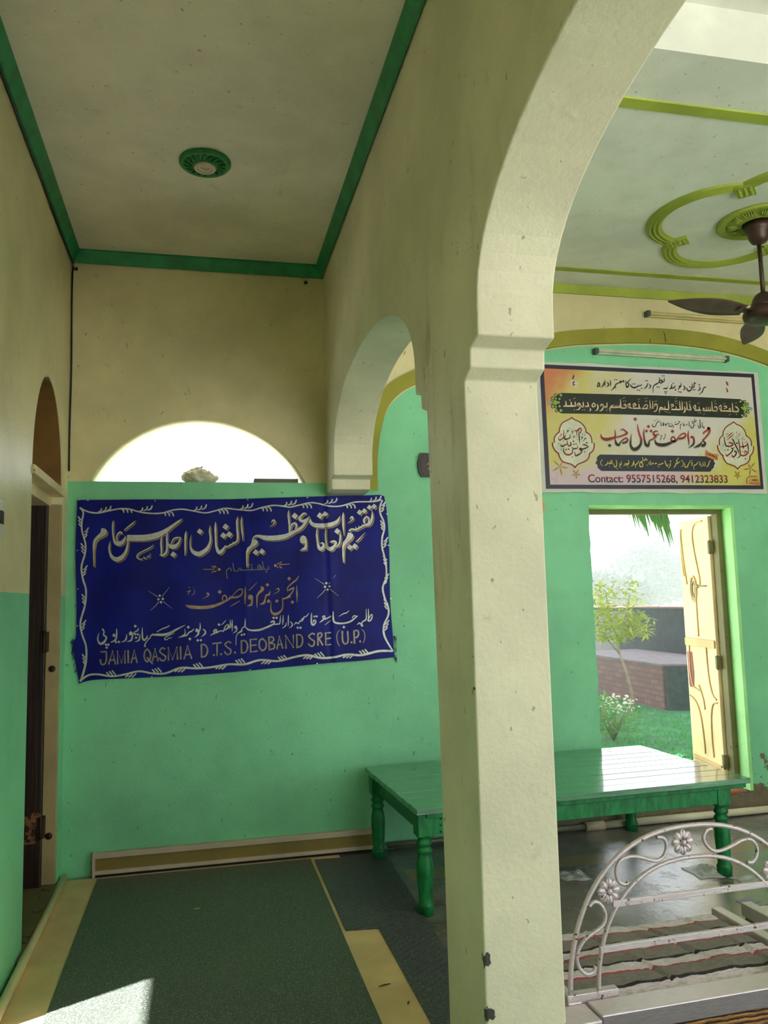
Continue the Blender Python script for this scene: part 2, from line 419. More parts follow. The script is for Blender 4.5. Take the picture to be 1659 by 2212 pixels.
# corridor cornice, three runs
def cornice(name, p, q, inw, label):
    p, q, inw = Vector(p), Vector(q), Vector(inw); b = MB()
    pr = [(0, 0), (.008, -.076), (.018, -.076), (.03, -.05), (.044, -.026), (.05, -.012), (.05, 0)]
    b.prism(pr, lambda a, c: p+inw*a+Vector((0, 0, ZC+c)), lambda a, c: q+inw*a+Vector((0, 0, ZC+c)))
    return struct(b.build(name, M_trimg), label, 'cornice')
cornice('trim_6', (XL, D, 0), (XA, D, 0), (0, -1, 0), 'green cornice along the top of the back wall over the half round opening')
cornice('trim_7', (XL, YB, 0), (XL, D, 0), (1, 0, 0), 'green cornice along the top of the left wall')
cornice('trim_8', (XA, YB, 0), (XA, D, 0), (-1, 0, 0), 'green cornice along the top of the arcade wall')
b = MB(); b.box((XA+TH, D-.012, 3.582), (XR, D+.01, ZC-.002)); struct(b.build('trim_9', M_lime), 'lime band along the top of the hall back wall', 'trim')
b = MB(); b.box((XA+TH, 4.70, ZC-.006), (XR, 4.755, ZC+.01)); struct(b.build('trim_10', M_lime), 'thin lime strip on the hall ceiling near the back wall', 'trim')
b = MB(); b.box((XA+TH, 2.965, ZC-.008), (XR, 3.03, ZC+.01)); struct(b.build('trim_11', M_lime), 'lime strip on the hall ceiling in front of the ceiling step', 'trim')
b = MB(); b.box((XL-2.1, YB-.2, -.1), (XL-1.9, 3.9, 3.9)); struct(b.build('wall_alley', plain('alley_plaster', srgb(120, 108, 88), .8)), 'plastered wall across the alley beyond the near left doorway', 'wall')
b = MB(); b.box((XL-1.9, YB-.2, -.12), (XL-LT, LY0-.6, -.0)); struct(b.build('trim_14', M_floor), 'cement alley paving beyond the near left doorway', 'paving')
b = MB()
for y in (2.405, 3.285): b.box((XL-.1, y, 0), (XL+.015, y+.045, 1.86), .004)
b.box((XL-.1, 2.405, 1.815), (XL+.015, 3.33, 1.86), .004)
struct(b.build('trim_15', plain('frame_white', srgb(206, 210, 204), .4)), 'white frame of the near left doorway', 'door frame')
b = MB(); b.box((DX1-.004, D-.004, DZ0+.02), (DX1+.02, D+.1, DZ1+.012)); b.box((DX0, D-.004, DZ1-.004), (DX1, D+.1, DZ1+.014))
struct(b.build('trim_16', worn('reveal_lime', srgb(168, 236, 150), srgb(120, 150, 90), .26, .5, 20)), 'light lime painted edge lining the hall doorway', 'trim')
# hall side and rear walls (out of frame)
me = holed('wall_right', [(YB-.2, -.1), (D+WT, -.1), (D+WT, ZR+.15), (YB-.2, ZR+.15)], [[(-2.4, .05), (1.0, .05), (1.0, 2.8), (-2.4, 2.8)]], lambda a, b, c: Vector((XR+c, a, b)), .2)
struct(link('wall_right', me, plaster('right_wall_paint', zone_left)), 'right hall wall, green below and cream above', 'wall')
me = holed('wall_rear', [(XL-.3, -.1), (XR+.2, -.1), (XR+.2, ZR+.15), (XL-.3, ZR+.15)],
    [[(1.5, .05), (5.2, .05), (5.2, 3.0), (1.5, 3.0)]], lambda a, b, c: Vector((a, YB-c, b)), .2)
struct(link('wall_rear', me, plaster('rear_wall_paint', zone_left)), 'rear wall with a wide opening to the courtyard', 'wall')
portal('courtyard_daylight', (3.35, YB-.22, 1.52), (R90, 0, 0), 3.7, 2.95)
portal('side_daylight', (XR+.22, -.7, 1.42), (R90, 0, R90), 3.4, 2.75)

# ================================================================ corridor objects
# floor coverings
M_lino = worn('tan_linoleum', srgb(230, 196, 146), srgb(140, 114, 76), .25, .45, 9, bump=.05)
b = MB(); b.box((-.74, YB+.3, .0), (.80, 4.93, .003)); tag(b.build('linoleum_sheet', M_lino), 'tan linoleum sheet showing at the edges of the green floor mat', 'floor covering')
def mat_mat(name, c0, c1, ridge=False):
    N = NT(name); f = N.noise(170, 3, .7); g = N.noise(2.2, 5)
    c = N.mix(N.ramp(f, .5, .68), c0, c1); c = N.mix(N.math('MULTIPLY', N.ramp(g, .45, .75), .35), c, srgb(96, 104, 88))
    N.color(c); N.rough(.42)
    h = f
    if ridge:
        x, y, z = N.xyz()
        w = N.math('SINE', N.math('MULTIPLY', y, 150)); v = N.math('SINE', N.math('MULTIPLY', x, 120))
        h = N.math('ADD', f, N.math('MULTIPLY', N.math('MULTIPLY', w, v), .5))
    N.bump(h, .35, .004); return N.m
b = MB()
for k in range(1): b.box((-.56, YB+.35, .003), (.628, 4.9, .0075), .002)
tag(b.build('floor_mat', mat_mat('green_speckled_mat', srgb(72, 80, 74), srgb(150, 156, 142))), 'large dark green speckled floor mat filling the corridor', 'mat')
out = [(.645, 4.87), (1.07, 4.84), (1.05, 4.3), (1.035, 3.9), (1.03, 3.4), (1.035, 3.0), (1.035, YB+.4), (.795, YB+.4), (.795, 3.80), (.645, 3.82)]
out = [(x+(random.uniform(-.006, .006) if x > 1 else 0), y) for x, y in cr(out[1:7], 8)]+out[7:]+[out[0]]
b = MB(); b.prism(out, lambda x, y: Vector((x, y, .0035)), lambda x, y: Vector((x, y, .009)))
tag(b.build('floor_mat', mat_mat('grey_ribbed_mat', srgb(72, 70, 78), srgb(146, 146, 158), True)), 'narrow grey ribbed floor mat running past the pillar foot', 'mat')
# pipe along the left wall
M_pvc = worn('pvc_cream', srgb(216, 204, 158), srgb(122, 108, 74), .33, .4, 12, bump=.05)
b = MB(); b.tube([(-.735, 4.93, .022), (-.732, 4.2, .024), (-.728, 3.4, .022), (-.722, 2.4, .022), (-.72, YB+.4, .022)], .019, 12)
tag(b.build('pipe', M_pvc), 'cream plastic pipe lying along the foot of the left wall', 'pipe')
# skirting panel on the back wall
bt = struct(thing('baseboard_back', 'olive skirting panel with chipped white border under the cloth banner', 'skirting'), 'olive skirting panel with chipped white border under the cloth banner', 'skirting')
yb = D-.03
b = MB(); b.box((-.575, yb+.006, .0), (1.03, D, .118)); b.build('panel', worn('skirting_olive', srgb(142, 122, 66), srgb(60, 52, 34), .25, .4, 40), bt)
M_chip = worn('skirting_white', srgb(206, 184, 166), srgb(110, 84, 62), .33, .5, 40)
b = MB(); b.box((-.585, yb-.008, .1), (1.04, D, .13), .003); b.build('top_border', M_chip, bt)
b = MB(); b.box((-.585, yb-.006, .012), (1.04, D, .034), .003); b.build('bottom_border', M_chip, bt)
for x in (-.592, 1.03):
    b = MB(); b.box((x, yb-.012, .0), (x+.016, D, .132), .003); b.build('end_border', M_chip, bt)
b = MB(); b.box((-.58, yb-.002, 0), (1.03, D, .012)); b.build('foot_strip', M_dark, bt)  # thin near black strip along the foot of the panel
# ceiling rosette with lamp holder
rc = (.022, 3.82, ZC)
t = thing('ceiling_rosette', 'round green plaster rosette with white lamp holder on corridor ceiling', 'ceiling rose', rc)
b = MB(); b.lathe([(.123, 0), (.123, -.012), (.116, -.02), (.106, -.022), (.1, -.016), (.07, -.02), (.055, -.03), (.05, -.03), (.05, 0)], (0, 0, 0), 48)
for k in range(18):
    a = 2*math.pi*k/18; u = Vector((math.cos(a), math.sin(a), 0)); w = Vector((-u.y, u.x, 0))
    b.tube([u*.062+Vector((0, 0, -.024)), u*.08+w*.008+Vector((0, 0, -.026)), u*.098+w*.02+Vector((0, 0, -.019))], [.004, .008, .003], 6)
b.build('plaster_ring', plain('rosette_green', srgb(34, 128, 66), .5, .25, 40, bump=.2), t)
b = MB(); b.lathe([(.052, -.026), (.054, -.034), (.05, -.040), (.036, -.041), (.033, -.034), (.03, -.034), (.001, -.034)], (0, 0, 0), 32)
b.tube([(-.02, -.006, -.036), (0, .004, -.042), (.02, .002, -.036)], .003, 6)
b.build('lamp_holder', plain('holder_white', srgb(206, 192, 170), .45), t)
# cable in the left corner
M_blk = plain('cable_black', srgb(22, 20, 18), .5)
b = MB(); pts = [(XL+.008, y, ZC-.084-.004*math.sin(y*9)) for y in [YB+.1+k*.25 for k in range(30)] if y < D-.03]
pts += [(XL+.012, D-.012, ZC-.09)]+[(XL+.008+.002*math.sin(z*7), D-.008, z) for z in [3.5-k*.1 for k in range(13)]]
b.tube(pts, .005, 6); tag(b.build('electric_cable', M_blk), 'black cable running under the left cornice and down the corner', 'cable')
for x, z, lab in ((-.735, 3.54, 'dark wire hole under the cornice in the left corner'), (.66, 3.545, 'dark wire hole under the cornice near the arcade')):
    t = thing('wire_outlet', lab, 'wire outlet', (x, D, z))
    b = MB(); b.lathe([(.012, 0), (.012, -.004), (.008, -.006), (.002, -.003)], (0, 0, 0), 14, 'Y'); b.build('grommet', M_blk, t)
    b = MB(); b.tube([(0, -.006, 0), (-.01, -.02, .015), (-.03, -.012, .03)], .0025, 6); b.build('wire', plain('wire_white', srgb(190, 180, 150), .5), t)
# switch box on left wall at the frame edge
t = thing('switch_box', 'white electric box with conduit on the left wall edge', 'switch box', (XL, 3.215, 1.79))
b = MB(); b.box((0, -.12, 0), (.03, .075, .12), .004); b.build('box', plain('box_white', srgb(214, 216, 208), .4), t)
for q in (-.05, .02):
    b = MB(); b.box((.03, q, .03), (.036, q+.04, .08), .002); b.build('switch', M_blk, t)
b = MB(); b.box((0, .03, .12), (.014, .052, .36), .003); b.build('conduit', plain('conduit_white', srgb(206, 200, 178), .4), t)
# bundle and slab on the sill
def bundle():
    t = thing('cloth_bundle', 'pale plastic bundle tied up on the sill of half round opening', 'bundle', (0, D+.1, 2.242))
    b = MB(); bmesh.ops.create_icosphere(b.bm, subdivisions=5, radius=1)
    for v in b.bm.verts:
        p = v.co.copy(); a = math.atan2(p.y, p.x)
        r = 1+.07*math.sin(a*9+p.z*3)+.10*noise.noise(p*2.3)+.05*noise.noise(p*6)
        v.co = Vector((p.x*.105*r-.004, p.y*.07*r, max(0, (p.z*.5+.42)*.105*r)))
        if p.x > .5: v.co.z *= .86-.25*(p.x-.5)
        v.co.z -= .016*math.exp(-((p.x-.42)/.08)**2)*(p.z > 0)
    m_ = NT('plastic_pale'); m_.color(m_.mix(m_.ramp(m_.noise(14, 5), .3, .7), srgb(196, 190, 166), srgb(226, 222, 204))); m_.rough(.4)
    m_.b.inputs['Transmission Weight'].default_value = .0
    m_.bump(m_.noise(30, 6, .65), .6, .01)
    b.build('bag', m_.m, t, True)
    b = MB(); b.tube([(-.035, 0, .098), (-.02, .01, .108), (0, 0, .104), (.012, -.01, .11)], .004, 6); b.build('knot', M_blk, t)
bundle()
b = MB(); b.box((.325, D+.03, 2.242), (.60, D+.17, 2.272), .003, rot=-.02); tag(b.build('wooden_slab', plain('slab_grey', srgb(118, 112, 98), .6)), 'thin grey slab lying at the right end of the sill', 'slab')

# crumbs on the floor coverings
for x, y, l, a_, lab, m_ in ((.70, 3.26, .05, .2, 'dry brown twig lying on the tan strip beside the pillar', srgb(96, 70, 40)), (.755, 3.1, .022, 1.1, 'short dark twig on the tan strip nearer the camera', srgb(52, 40, 30)), (-.02, 4.28, .03, .1, 'pale scrap of straw on the green floor mat', srgb(206, 190, 130))):
    b = MB(); z0 = .0058 if x > .6 else .0098
    b.tube([(x-l/2*math.cos(a_), y-l/2*math.sin(a_), z0), (x, y, z0+.001), (x+l/2*math.cos(a_), y+l/2*math.sin(a_), z0)], [.0016, .0028, .0016], 6)
    tag(b.build('twig', plain('twig_'+str(round(x, 2)), m_, .8)), lab, 'twig')
# ================================================================ hall: ceiling, fan, lights, clocks
FX, FY = 3.175, 3.9
t = thing('ceiling_moulding', 'lime green four lobed plaster moulding round the fan on hall ceiling', 'ceiling moulding', (FX, FY, ZC))
M_lm2 = worn('moulding_lime', srgb(150, 164, 60), srgb(88, 84, 34), .27, .6, 30)
d_, Ro, Ri = .27, .39, .30
for L in range(4):
    ax = math.pi/2*L; c = Vector((math.cos(ax)*d_, math.sin(ax)*d_, 0))
    b = MB(); rows = []
    prof_ = [(Ro, 0), (Ro-.004, -.012), (Ro-.02, -.018), (Ro-.03, -.010), (Ro-.045, -.02), (Ro-.055, -.012), (Ro-.07, -.02), (Ro-.082, -.01), (Ri, -.006), (Ri, 0)]
    K = 36
    for k in range(K+1):
        a = ax-1.39+2.78*k/K
        rows.append([b.bm.verts.new(c+Vector((math.cos(a)*r, math.sin(a)*r, h))) for r, h in prof_])
    for A, B in zip(rows, rows[1:]):
        for i in range(len(A)-1): b.bm.faces.new((A[i], A[i+1], B[i+1], B[i]))
    b.bm.faces.new(rows[0]); b.bm.faces.new(rows[-1][::-1])
    b.build('lobe', M_lm2, t)
    a2 = ax+math.pi/4; u = Vector((math.cos(a2), math.sin(a2), 0)); w = Vector((-u.y, u.x, 0))
    b = MB()
    for i in range(4):
        for j in range(3):
            cc = u*(.412+.026*i)+w*(-.028+.028*j)
            b.lathe([(.011, 0), (.011, -.021), (.007, -.026), (.002, -.027)], cc, 6)
    b.prism([(.39, -.046), (.515, -.046), (.515, .046), (.39, .046)], lambda p, q: u*p+w*q, lambda p, q: u*p+w*q+Vector((0, 0, -.021)))
    b.build('corner_block', M_lm2, t)
t = thing('ceiling_rosette', 'large round lime plaster rosette behind the fan rod', 'ceiling rose', (FX, FY, ZC))
b = MB(); b.lathe([(.225, 0), (.225, -.014), (.212, -.022), (.2, -.014), (.188, -.02), (.175, -.012), (.1, -.016), (.09, -.024), (.085, -.014), (.085, 0)], (0, 0, 0), 56)
b.build('ring', M_lm2, t)
b = MB()
for k in range(10):
    a = 2*math.pi*k/10; u = Vector((math.cos(a), math.sin(a), 0)); w = Vector((-u.y, u.x, 0))
    for j in (-2, -1, 0, 1, 2):
        b.tube([u*.1+w*.004*j+Vector((0, 0, -.016)), u*.135+w*.011*j+Vector((0, 0, -.026+abs(j)*.002)), u*.168+w*.015*j+Vector((0, 0, -.014))], [.003, .006, .003], 6)
b.build('leaf_relief', M_lm2, t)
fan = thing('ceiling_fan', 'brown ceiling fan hanging from the lime rosette', 'fan', (FX, FY, 0))
M_fan = plain('fan_brown', srgb(66, 46, 40), .38, .2, 20, metal=.25); M_fan2 = plain('blade_brown', srgb(92, 72, 64), .42, .2, 14, metal=.2)
b = MB(); b.lathe([(.075, 3.632), (.078, 3.6), (.07, 3.585), (.06, 3.57), (.055, 3.54), (.04, 3.515), (.018, 3.505), (.012, 3.5)], (0, 0, 0), 28)
b.build('canopy', M_fan, fan)
b = MB(); b.tube([(0, 0, 3.55), (0, 0, 3.16)], .0125, 12); b.tube([(-.004, 0, 3.5), (.03, .0, 3.49)], .004, 6); b.build('rod', M_fan, fan)
b = MB(); b.lathe([(.02, 3.215), (.045, 3.2), (.06, 3.175), (.07, 3.145), (.075, 3.125), (.06, 3.12)], (0, 0, 0), 28); b.build('motor_cover', M_fan, fan)
b = MB(); b.lathe([(.05, 3.13), (.105, 3.115), (.118, 3.095), (.12, 3.08), (.112, 3.055), (.085, 3.04), (.04, 3.033), (.005, 3.031)], (0, 0, 0), 36); b.build('motor', M_fan, fan)
for k, a in enumerate((math.radians(186), math.radians(65), math.radians(306))):
    u = Vector((math.cos(a), math.sin(a), 0)); w = Vector((-u.y, u.x, 0)); b = MB()
    rowsT, rowsB = [], []
    for i in range(15):
        s_ = i/14; r = .15+.50*s_
        wd = .036+.024*math.sin(min(1, s_/.4)*1.57) if s_ < .4 else .060*(1-((s_-.4)/.6)**1.7*.93)
        sw = -.02*s_
        L_ = [u*r+w*(wd*q+sw)+Vector((0, 0, 3.095+.4*wd*q+.012*s_+.004*(1-q*q))) for q in (-1, -.5, 0, .5, 1)]
        rowsT.append([b.bm.verts.new(p) for p in L_]); rowsB.append([b.bm.verts.new(p-Vector((0, 0, .003))) for p in L_])
    for R_ in (rowsT, rowsB):
        for A, B in zip(R_, R_[1:]):
            for i in range(4): b.bm.faces.new((A[i], A[i+1], B[i+1], B[i])).smooth = True
    for A, B in zip(rowsT, rowsB):
        pass
    for e in (0, 4):
        for i in range(14): b.bm.faces.new((rowsT[i][e], rowsT[i+1][e], rowsB[i+1][e], rowsB[i][e]))
    bl = b.build('blade', M_fan2, fan)
    b = MB(); b.prism([(.08, -.022), (.2, -.034), (.2, .034), (.08, .022)], lambda p, q: u*p+w*q+Vector((0, 0, 3.09+.024*q)), lambda p, q: u*p+w*q+Vector((0, 0, 3.096+.024*q)))
    b.build('blade_bracket', M_fan, bl)
def tube_light(x0, x1, z0, z1, label, cbody, dead=False):
    L = math.hypot(x1-x0, z1-z0); t = thing('tube_light', label, 'light fitting', (x0, D, z0)); t.rotation_euler = (0, math.atan2(z0-z1, x1-x0), 0)
    b = MB(); b.box((0, -.03, -.018), (L, 0, .022), .004); b.build('batten', plain(label[:9]+'_batten', cbody, .5), t)
    for x in (-.006, L-.02):
        b = MB(); b.box((x, -.05, -.02), (x+.026, 0, .02), .004); b.build('end_cap', plain('cap_grey', srgb(70, 84, 76), .5), t)
    b = MB(); b.tube([(.02, -.042, 0), (L-.02, -.042, 0)], .011, 12); b.build('tube', plain(label[:9]+'_glass', mul(cbody, 1.1), .25), t)
tube_light(2.655, 3.69, 3.172, 3.158, 'white tube light above the printed banner on the green wall', srgb(206, 208, 186))
tube_light(3.07, 4.1, 3.462, 3.45, 'cream tube light on the cream wall under the lime band', srgb(206, 192, 138))
# plaque and clock
t = thing('wall_plaque', 'dark brown wall plaque with white mark half behind the pillar', 'plaque', (1.52, D, 2.362))
b = MB(); o = [(-.13+.028*(1-math.cos(math.pi*(k/10-.5)))*0-.022*math.sin(math.pi*k/10), -.078+.156*k/10) for k in range(11)]+[(.13+.022*math.sin(math.pi*k/10), .078-.156*k/10) for k in range(11)]
b.prism(o, lambda a, c: Vector((a, -.022, c)), lambda a, c: Vector((a, 0, c))); b.build('board', plain('plaque_brown', srgb(46, 32, 30), .35), t)
b = MB(); b.prism([(p*.9, q*.88) for p, q in o], lambda a, c: Vector((a, -.025, c)), lambda a, c: Vector((a, -.02, c))); b.build('face', plain('plaque_face', srgb(58, 40, 38), .4), t)
b = MB(); b.tube([(-.095, -.027, 0), (-.08, -.027, .016), (-.07, -.027, 0), (-.085, -.027, -.004), (-.05, -.027, -.006), (.06, -.027, -.006)], .0035, 6)
b.tube([(-.085, -.027, -.02), (-.082, -.027, -.034)], .003, 6); b.build('lettering', plain('mark_white', srgb(210, 200, 190), .5), t)
t = thing('wall_clock', 'round tan wall clock edge showing beside the pillar', 'clock', (2.1, D, 2.09))
b = MB(); b.lathe([(.13, 0), (.133, -.02), (.128, -.034), (.116, -.036), (.11, -.026)], (0, 0, 0), 40, 'Y'); b.build('rim', plain('clock_rim', srgb(206, 172, 120), .35), t)
b = MB(); b.lathe([(.113, -.024), (.112, -.027), (.001, -.027)], (0, 0, 0), 40, 'Y'); b.build('dial', plain('clock_dial', srgb(222, 214, 196), .4), t)
b = MB(); b.box((-.003, -.031, -.01), (.003, -.029, .07)); b.box((-.01, -.031, -.003), (.05, -.029, .003)); b.build('hands', M_blk, t)
# pipe along the back wall
t = thing('pipe', 'white plastic pipe with coupling along the foot of the hall back wall', 'pipe')
b = MB(); b.tube([(2.5, D-.035, .026), (3.4, D-.034, .028), (4.4, D-.033, .028), (XR-.05, D-.033, .028)], .024, 14); b.build('plastic_run', worn('pvc_white', srgb(216, 204, 178), srgb(140, 116, 84), .3, .4, 14, bump=.05), t)
b = MB(); b.tube([(1.1, D-.03, .026), (2.0, D-.034, .026), (2.42, D-.035, .026)], .017, 12); b.build('metal_run', worn('pipe_steel', srgb(150, 146, 136), srgb(80, 70, 58), .35, .35, 20, metal=.5), t)
b = MB(); b.tube([(2.4, D-.035, .026), (2.53, D-.035, .026)], .029, 14); b.build('coupling', plain('coupling_cream', srgb(206, 190, 158), .4), t)
b = MB(); b.box((2.0, D-.055, .0), (2.016, D-.012, .06), .003); b.build('clip', M_blk, t)

# ================================================================ green plank table
def green_wood(name, sc, amt=.3, coat=.8):
    N = NT(name); gr = N.noise(5, 7, .62, sc=sc)
    c = N.mix(N.ramp(gr, .3, .7), srgb(12, 92, 46), srgb(30, 140, 76))
    wr = N.ramp(N.noise(9, 9, .72, sc=sc), 1-amt, 1-amt+.05)
    c = N.mix(N.math('MULTIPLY', wr, .75), c, srgb(52, 56, 40))
    N.color(c); N.rough(N.math('ADD', .07 if coat else .36, N.math('MULTIPLY', gr, .2))); N.b.inputs['Specular IOR Level'].default_value = .9 if coat else .4; N.b.inputs['Coat Weight'].default_value = coat; N.b.inputs['Coat Roughness'].default_value = .08; N.bump(N.math('SUBTRACT', gr, wr), .3, .006); return N.m
M_tt = green_wood('table_green_top', (1.2, 14, 14), .36); M_tl = green_wood('table_green_leg', (6, 6, 2), .26, 0)
TZ = .505
tb = thing('plank_table', 'long low green plank table on turned legs before the doorway', 'table', (1.0, 3.84, 0), math.radians(2.2))
TL, TD = 1.875, 1.06
b = MB(); npl = 9; pw = TD/npl
for k in range(npl):
    b.box((random.uniform(-.004, .004), k*pw+.002, TZ-.028), (TL+random.uniform(-.004, .004), (k+1)*pw-.002, TZ+random.uniform(-.001, .001)), .002)
b.build('tabletop', M_tt, tb)
def bar(lo, hi, nm='apron'):
    b = MB(); b.box(lo, hi, .003); b.build(nm, M_tl, tb)
lx0, lx1, ly0, ly1 = .055, TL-.15, .07, TD-.09
bar((lx0, ly0-.035, TZ-.13), (lx1, ly0-.01, TZ-.028)); bar((lx0, ly1+.01, TZ-.13), (lx1, ly1+.035, TZ-.028))
bar((lx0-.012, ly0, TZ-.13), (lx0+.012, ly1, TZ-.028)); bar((lx1-.012, ly0, TZ-.13), (lx1+.012, ly1, TZ-.028))
bar((.93, ly0, TZ-.09), (.96, ly1, TZ-.028), 'cross_rail')
bar((lx0, ly0-.052, TZ-.052), (TL-.02, ly0-.035, TZ-.029), 'edge_batten')
for k in range(3):
    q = MB(); q.lathe([(.004, 0), (.004, -.003), (.001, -.004)], (lx0+.075, ly0-.036, TZ-.06-.03*k), 8, 'Y'); q.build('nail', M_blk, tb)
for x in (lx0, lx1):
    for y in (ly0, ly1):
        b = MB(); b.box((x-.042, y-.042, .365), (x+.042, y+.042, TZ-.028), .006)
        b.lathe([(.04, .375), (.036, .36), (.030, .356), (.030, .348), (.037, .34), (.038, .326), (.03, .318), (.029, .313), (.036, .306), (.04, .298), (.036, .288), (.03, .283),
                 (.033, .27), (.0395, .238), (.041, .21), (.0385, .15), (.035, .10), (.033, .062), (.037, .055), (.041, .048), (.039, .04), (.037, 0)], (x, y, 0), 22)
        b.build('leg', M_tl, tb)

# ================================================================ low steel cots by the pillar
def steel(name, c, amt=.2):
    N = NT(name); g = N.noise(30, 5, .6, sc=(1, 14, 6))
    col = N.mix(N.ramp(g, .25, .75), mul(c, .84), mul(c, 1.1)); sp = N.ramp(N.noise(45, 6, .7), 1-amt-.05, 1-amt)
    N.color(N.mix(sp, col, srgb(66, 48, 34))); N.b.inputs['Metallic'].default_value = .35; N.rough(.38); N.bump(g, .08); return N.m
M_st = steel('steel_sheet', srgb(216, 202, 208), .12); M_pnt = steel('silver_paint', srgb(196, 184, 188), .36)
M_gal = steel('galvanised', srgb(132, 126, 128), .16)
def jute():
    N = NT('jute_webbing'); x, y, z = N.xyz()
    w1 = N.math('SINE', N.math('ADD', N.math('MULTIPLY', z, 420), N.math('MULTIPLY', N.noise(9, 4), 9))); br = N.noise(26, 5, .6, sc=(1, 1, 9))
    c = N.mix(N.ramp(br, .3, .7), srgb(120, 82, 42), srgb(206, 152, 88)); c = N.mix(N.ramp(w1, -.9, -.2), srgb(48, 30, 16), c)
    N.color(c); N.rough(.8); N.bump(N.math('ADD', w1, br), .8, .006); return N.m
M_jute = jute()
def blanket_mat():
    N = NT('striped_blanket')
    tc = N.n('TexCoord').outputs['Object']; sx = N.n('SeparateXYZ'); N.l(tc, sx.inputs[0]); y = sx.outputs[1]
    u = N.math('FRACT', N.math('ADD', N.math('MULTIPLY', y, 7.4), N.math('ADD', N.math('MULTIPLY', N.noise(4, 3), .10), .5)))
    cr_ = N.n('ValToRGB'); e = cr_.color_ramp; e.interpolation = 'CONSTANT'
    st = [(0, srgb(138, 130, 126)), (.36, srgb(190, 78, 92)), (.43, srgb(226, 214, 224)), (.78, srgb(46, 38, 46)), (.88, srgb(138, 130, 126))]
    e.elements[0].position = 0; e.elements[0].color = st[0][1]; e.elements[1].position = st[1][0]; e.elements[1].color = st[1][1]
    for p, c in st[2:]:
        q = e.elements.new(p); q.color = c
    N.l(u, cr_.inputs[0]); wv = N.noise(160, 3, .7, sc=(.25, 1, 1))
    N.color(N.mix(N.math('MULTIPLY', N.ramp(wv, .35, .7), .38), cr_.outputs[0], srgb(66, 66, 66)))
    N.rough(.9); N.bump(wv, .5, .004); return N.m
M_blanket = blanket_mat()
CZ = .30
def cot(x0, x1, y0, y1, label, blabel, headboard):
    t = thing('steel_cot', label, 'cot', (x0, y0, 0)); w, d = x1-x0, y1-y0
    b = MB(); b.box((.06, 0, CZ-.05), (w, .09, CZ), .004); b.build('end_rail', M_st, t)
    b = MB(); b.box((.062, -.003, CZ-.052), (w, .0, CZ-.004)); b.build('rail_face', M_gal, t)
    b = MB(); b.box((.03, d-.05, CZ-.06), (w, d-.012, CZ-.03), .004); b.build('end_rail', M_st, t)
    for x in (.0, w-.045):
        b = MB(); b.box((x, .091, CZ-.05), (x+.045, d, CZ), .004); b.build('side_rail', M_st, t)
    b = MB(); b.box((-.06, -.015, CZ-.055), (.052, .09, CZ-.004), .004); b.build('corner_plate', M_st, t)
    for x in (.0, w-.05):
        for y in (.03, d-.06):
            b = MB(); b.box((x, y, 0), (x+.04, y+.04, CZ-.05), .003); b.build('leg', M_gal, t)
    b = MB(); b.box((.065, .004, .10), (w-.01, .07, CZ-.05), .012); b.build('webbing', M_jute, t)
    bl = MB(); gx, gy = 90, 56; g = []
    for j in range(gy+1):
        row = []
        for i in range(gx+1):
            X = .02+(w-.075)*i/gx; Y = .097+(d-.097)*j/gy
            p = Vector((x0+X, y0+Y, 0))
            h = .007*noise.noise(p*8)+.005*noise.noise(p*22)+.0025*noise.noise(p*60)
            for cx, sl in ((.18, .5), (.42, .55), (.66, .5), (.85, .35)):
                q = X/w-cx+(Y-.25)*sl*.5; h -= (.011*math.exp(-(q/.006)**2)-.005*math.exp(-((q-.014)/.006)**2))*(.3+.7*math.sin(Y*8+cx*7)**2)
            e = min(1, (Y-.097)/.09)
            h += -.075*(1-e)**2
            if i == gx: h -= .03
            if i < 3: h -= .01*(3-i)
            if j > gy-3: h -= .01*(j-gy+3)
            row.append(bl.bm.verts.new((X, Y, CZ-.012+h)))
        g.append(row)
    for j in range(gy):
        for i in range(gx): bl.bm.faces.new((g[j][i], g[j][i+1], g[j+1][i+1], g[j+1][i])).smooth = True
    bo = bl.build('blanket', M_blanket); bo.location = (x0, y0, 0)
    sm = bo.modifiers.new('cloth_thickness', 'SOLIDIFY'); sm.thickness = .008; sm.offset = -1
    tag(bo, blabel, 'blanket', 'striped blankets on the steel cots')
    t.rotation_euler.z = bo.rotation_euler.z = math.radians(1.6)
    if not headboard: return t
    # arched tube headboard, plane y = hy
    hy = .108; hb = Vector((0, hy, 0))
    P = lambda x, z: Vector((x, hy, z))
    k = 1.143
    def hp(px, py):                                            # headboard point in cot space
        q = pix(1, y0+hy, px, py); return P(q.x-x0, q.z)
    cx = w/2+.005
    zf = CZ-.004
    def arc(a, h, n=44, top=None):
        return [P(cx-a*math.copysign(abs(math.cos(math.pi*i/n))**.86, math.cos(math.pi*i/n)), zf+h*max(0, math.sin(math.pi*i/n))**.92) for i in range(n+1)]
    b = MB(); b.tube(arc(w/2-.012, .468), .0075, 10); b.build('outer_arch', M_pnt, t)
    b = MB(); b.tube(arc(w/2-.105, .372), .0068, 10); b.build('inner_arch', M_pnt, t)
    b = MB(); b.box((.0, hy-.014, zf-.004), (.17, hy+.014, zf+.024), .003); b.build('foot_plate', M_pnt, t)
    b = MB(); b.box((w-.17, hy-.014, zf-.004), (w, hy+.014, zf+.024), .003); b.build('foot_plate', M_pnt, t)
    for z, xa in ((.262, .17), (.135, .12)):
        b = MB(); b.box((xa, hy-.006, zf+z-.010), (w-xa, hy+.006, zf+z+.010), .002); b.build('cross_bar', M_pnt, t)
    def mid(f, off=0):                                         # point between both arches at parameter f (0 left foot .. 1 right foot)
        a = math.pi*f; co, so = math.copysign(abs(math.cos(a))**.86, math.cos(a)), max(0, math.sin(a))**.92
        o = P(cx-(w/2-.012)*co, zf+.468*so); i_ = P(cx-(w/2-.105)*co, zf+.372*so)
        return o.lerp(i_, .5+off)
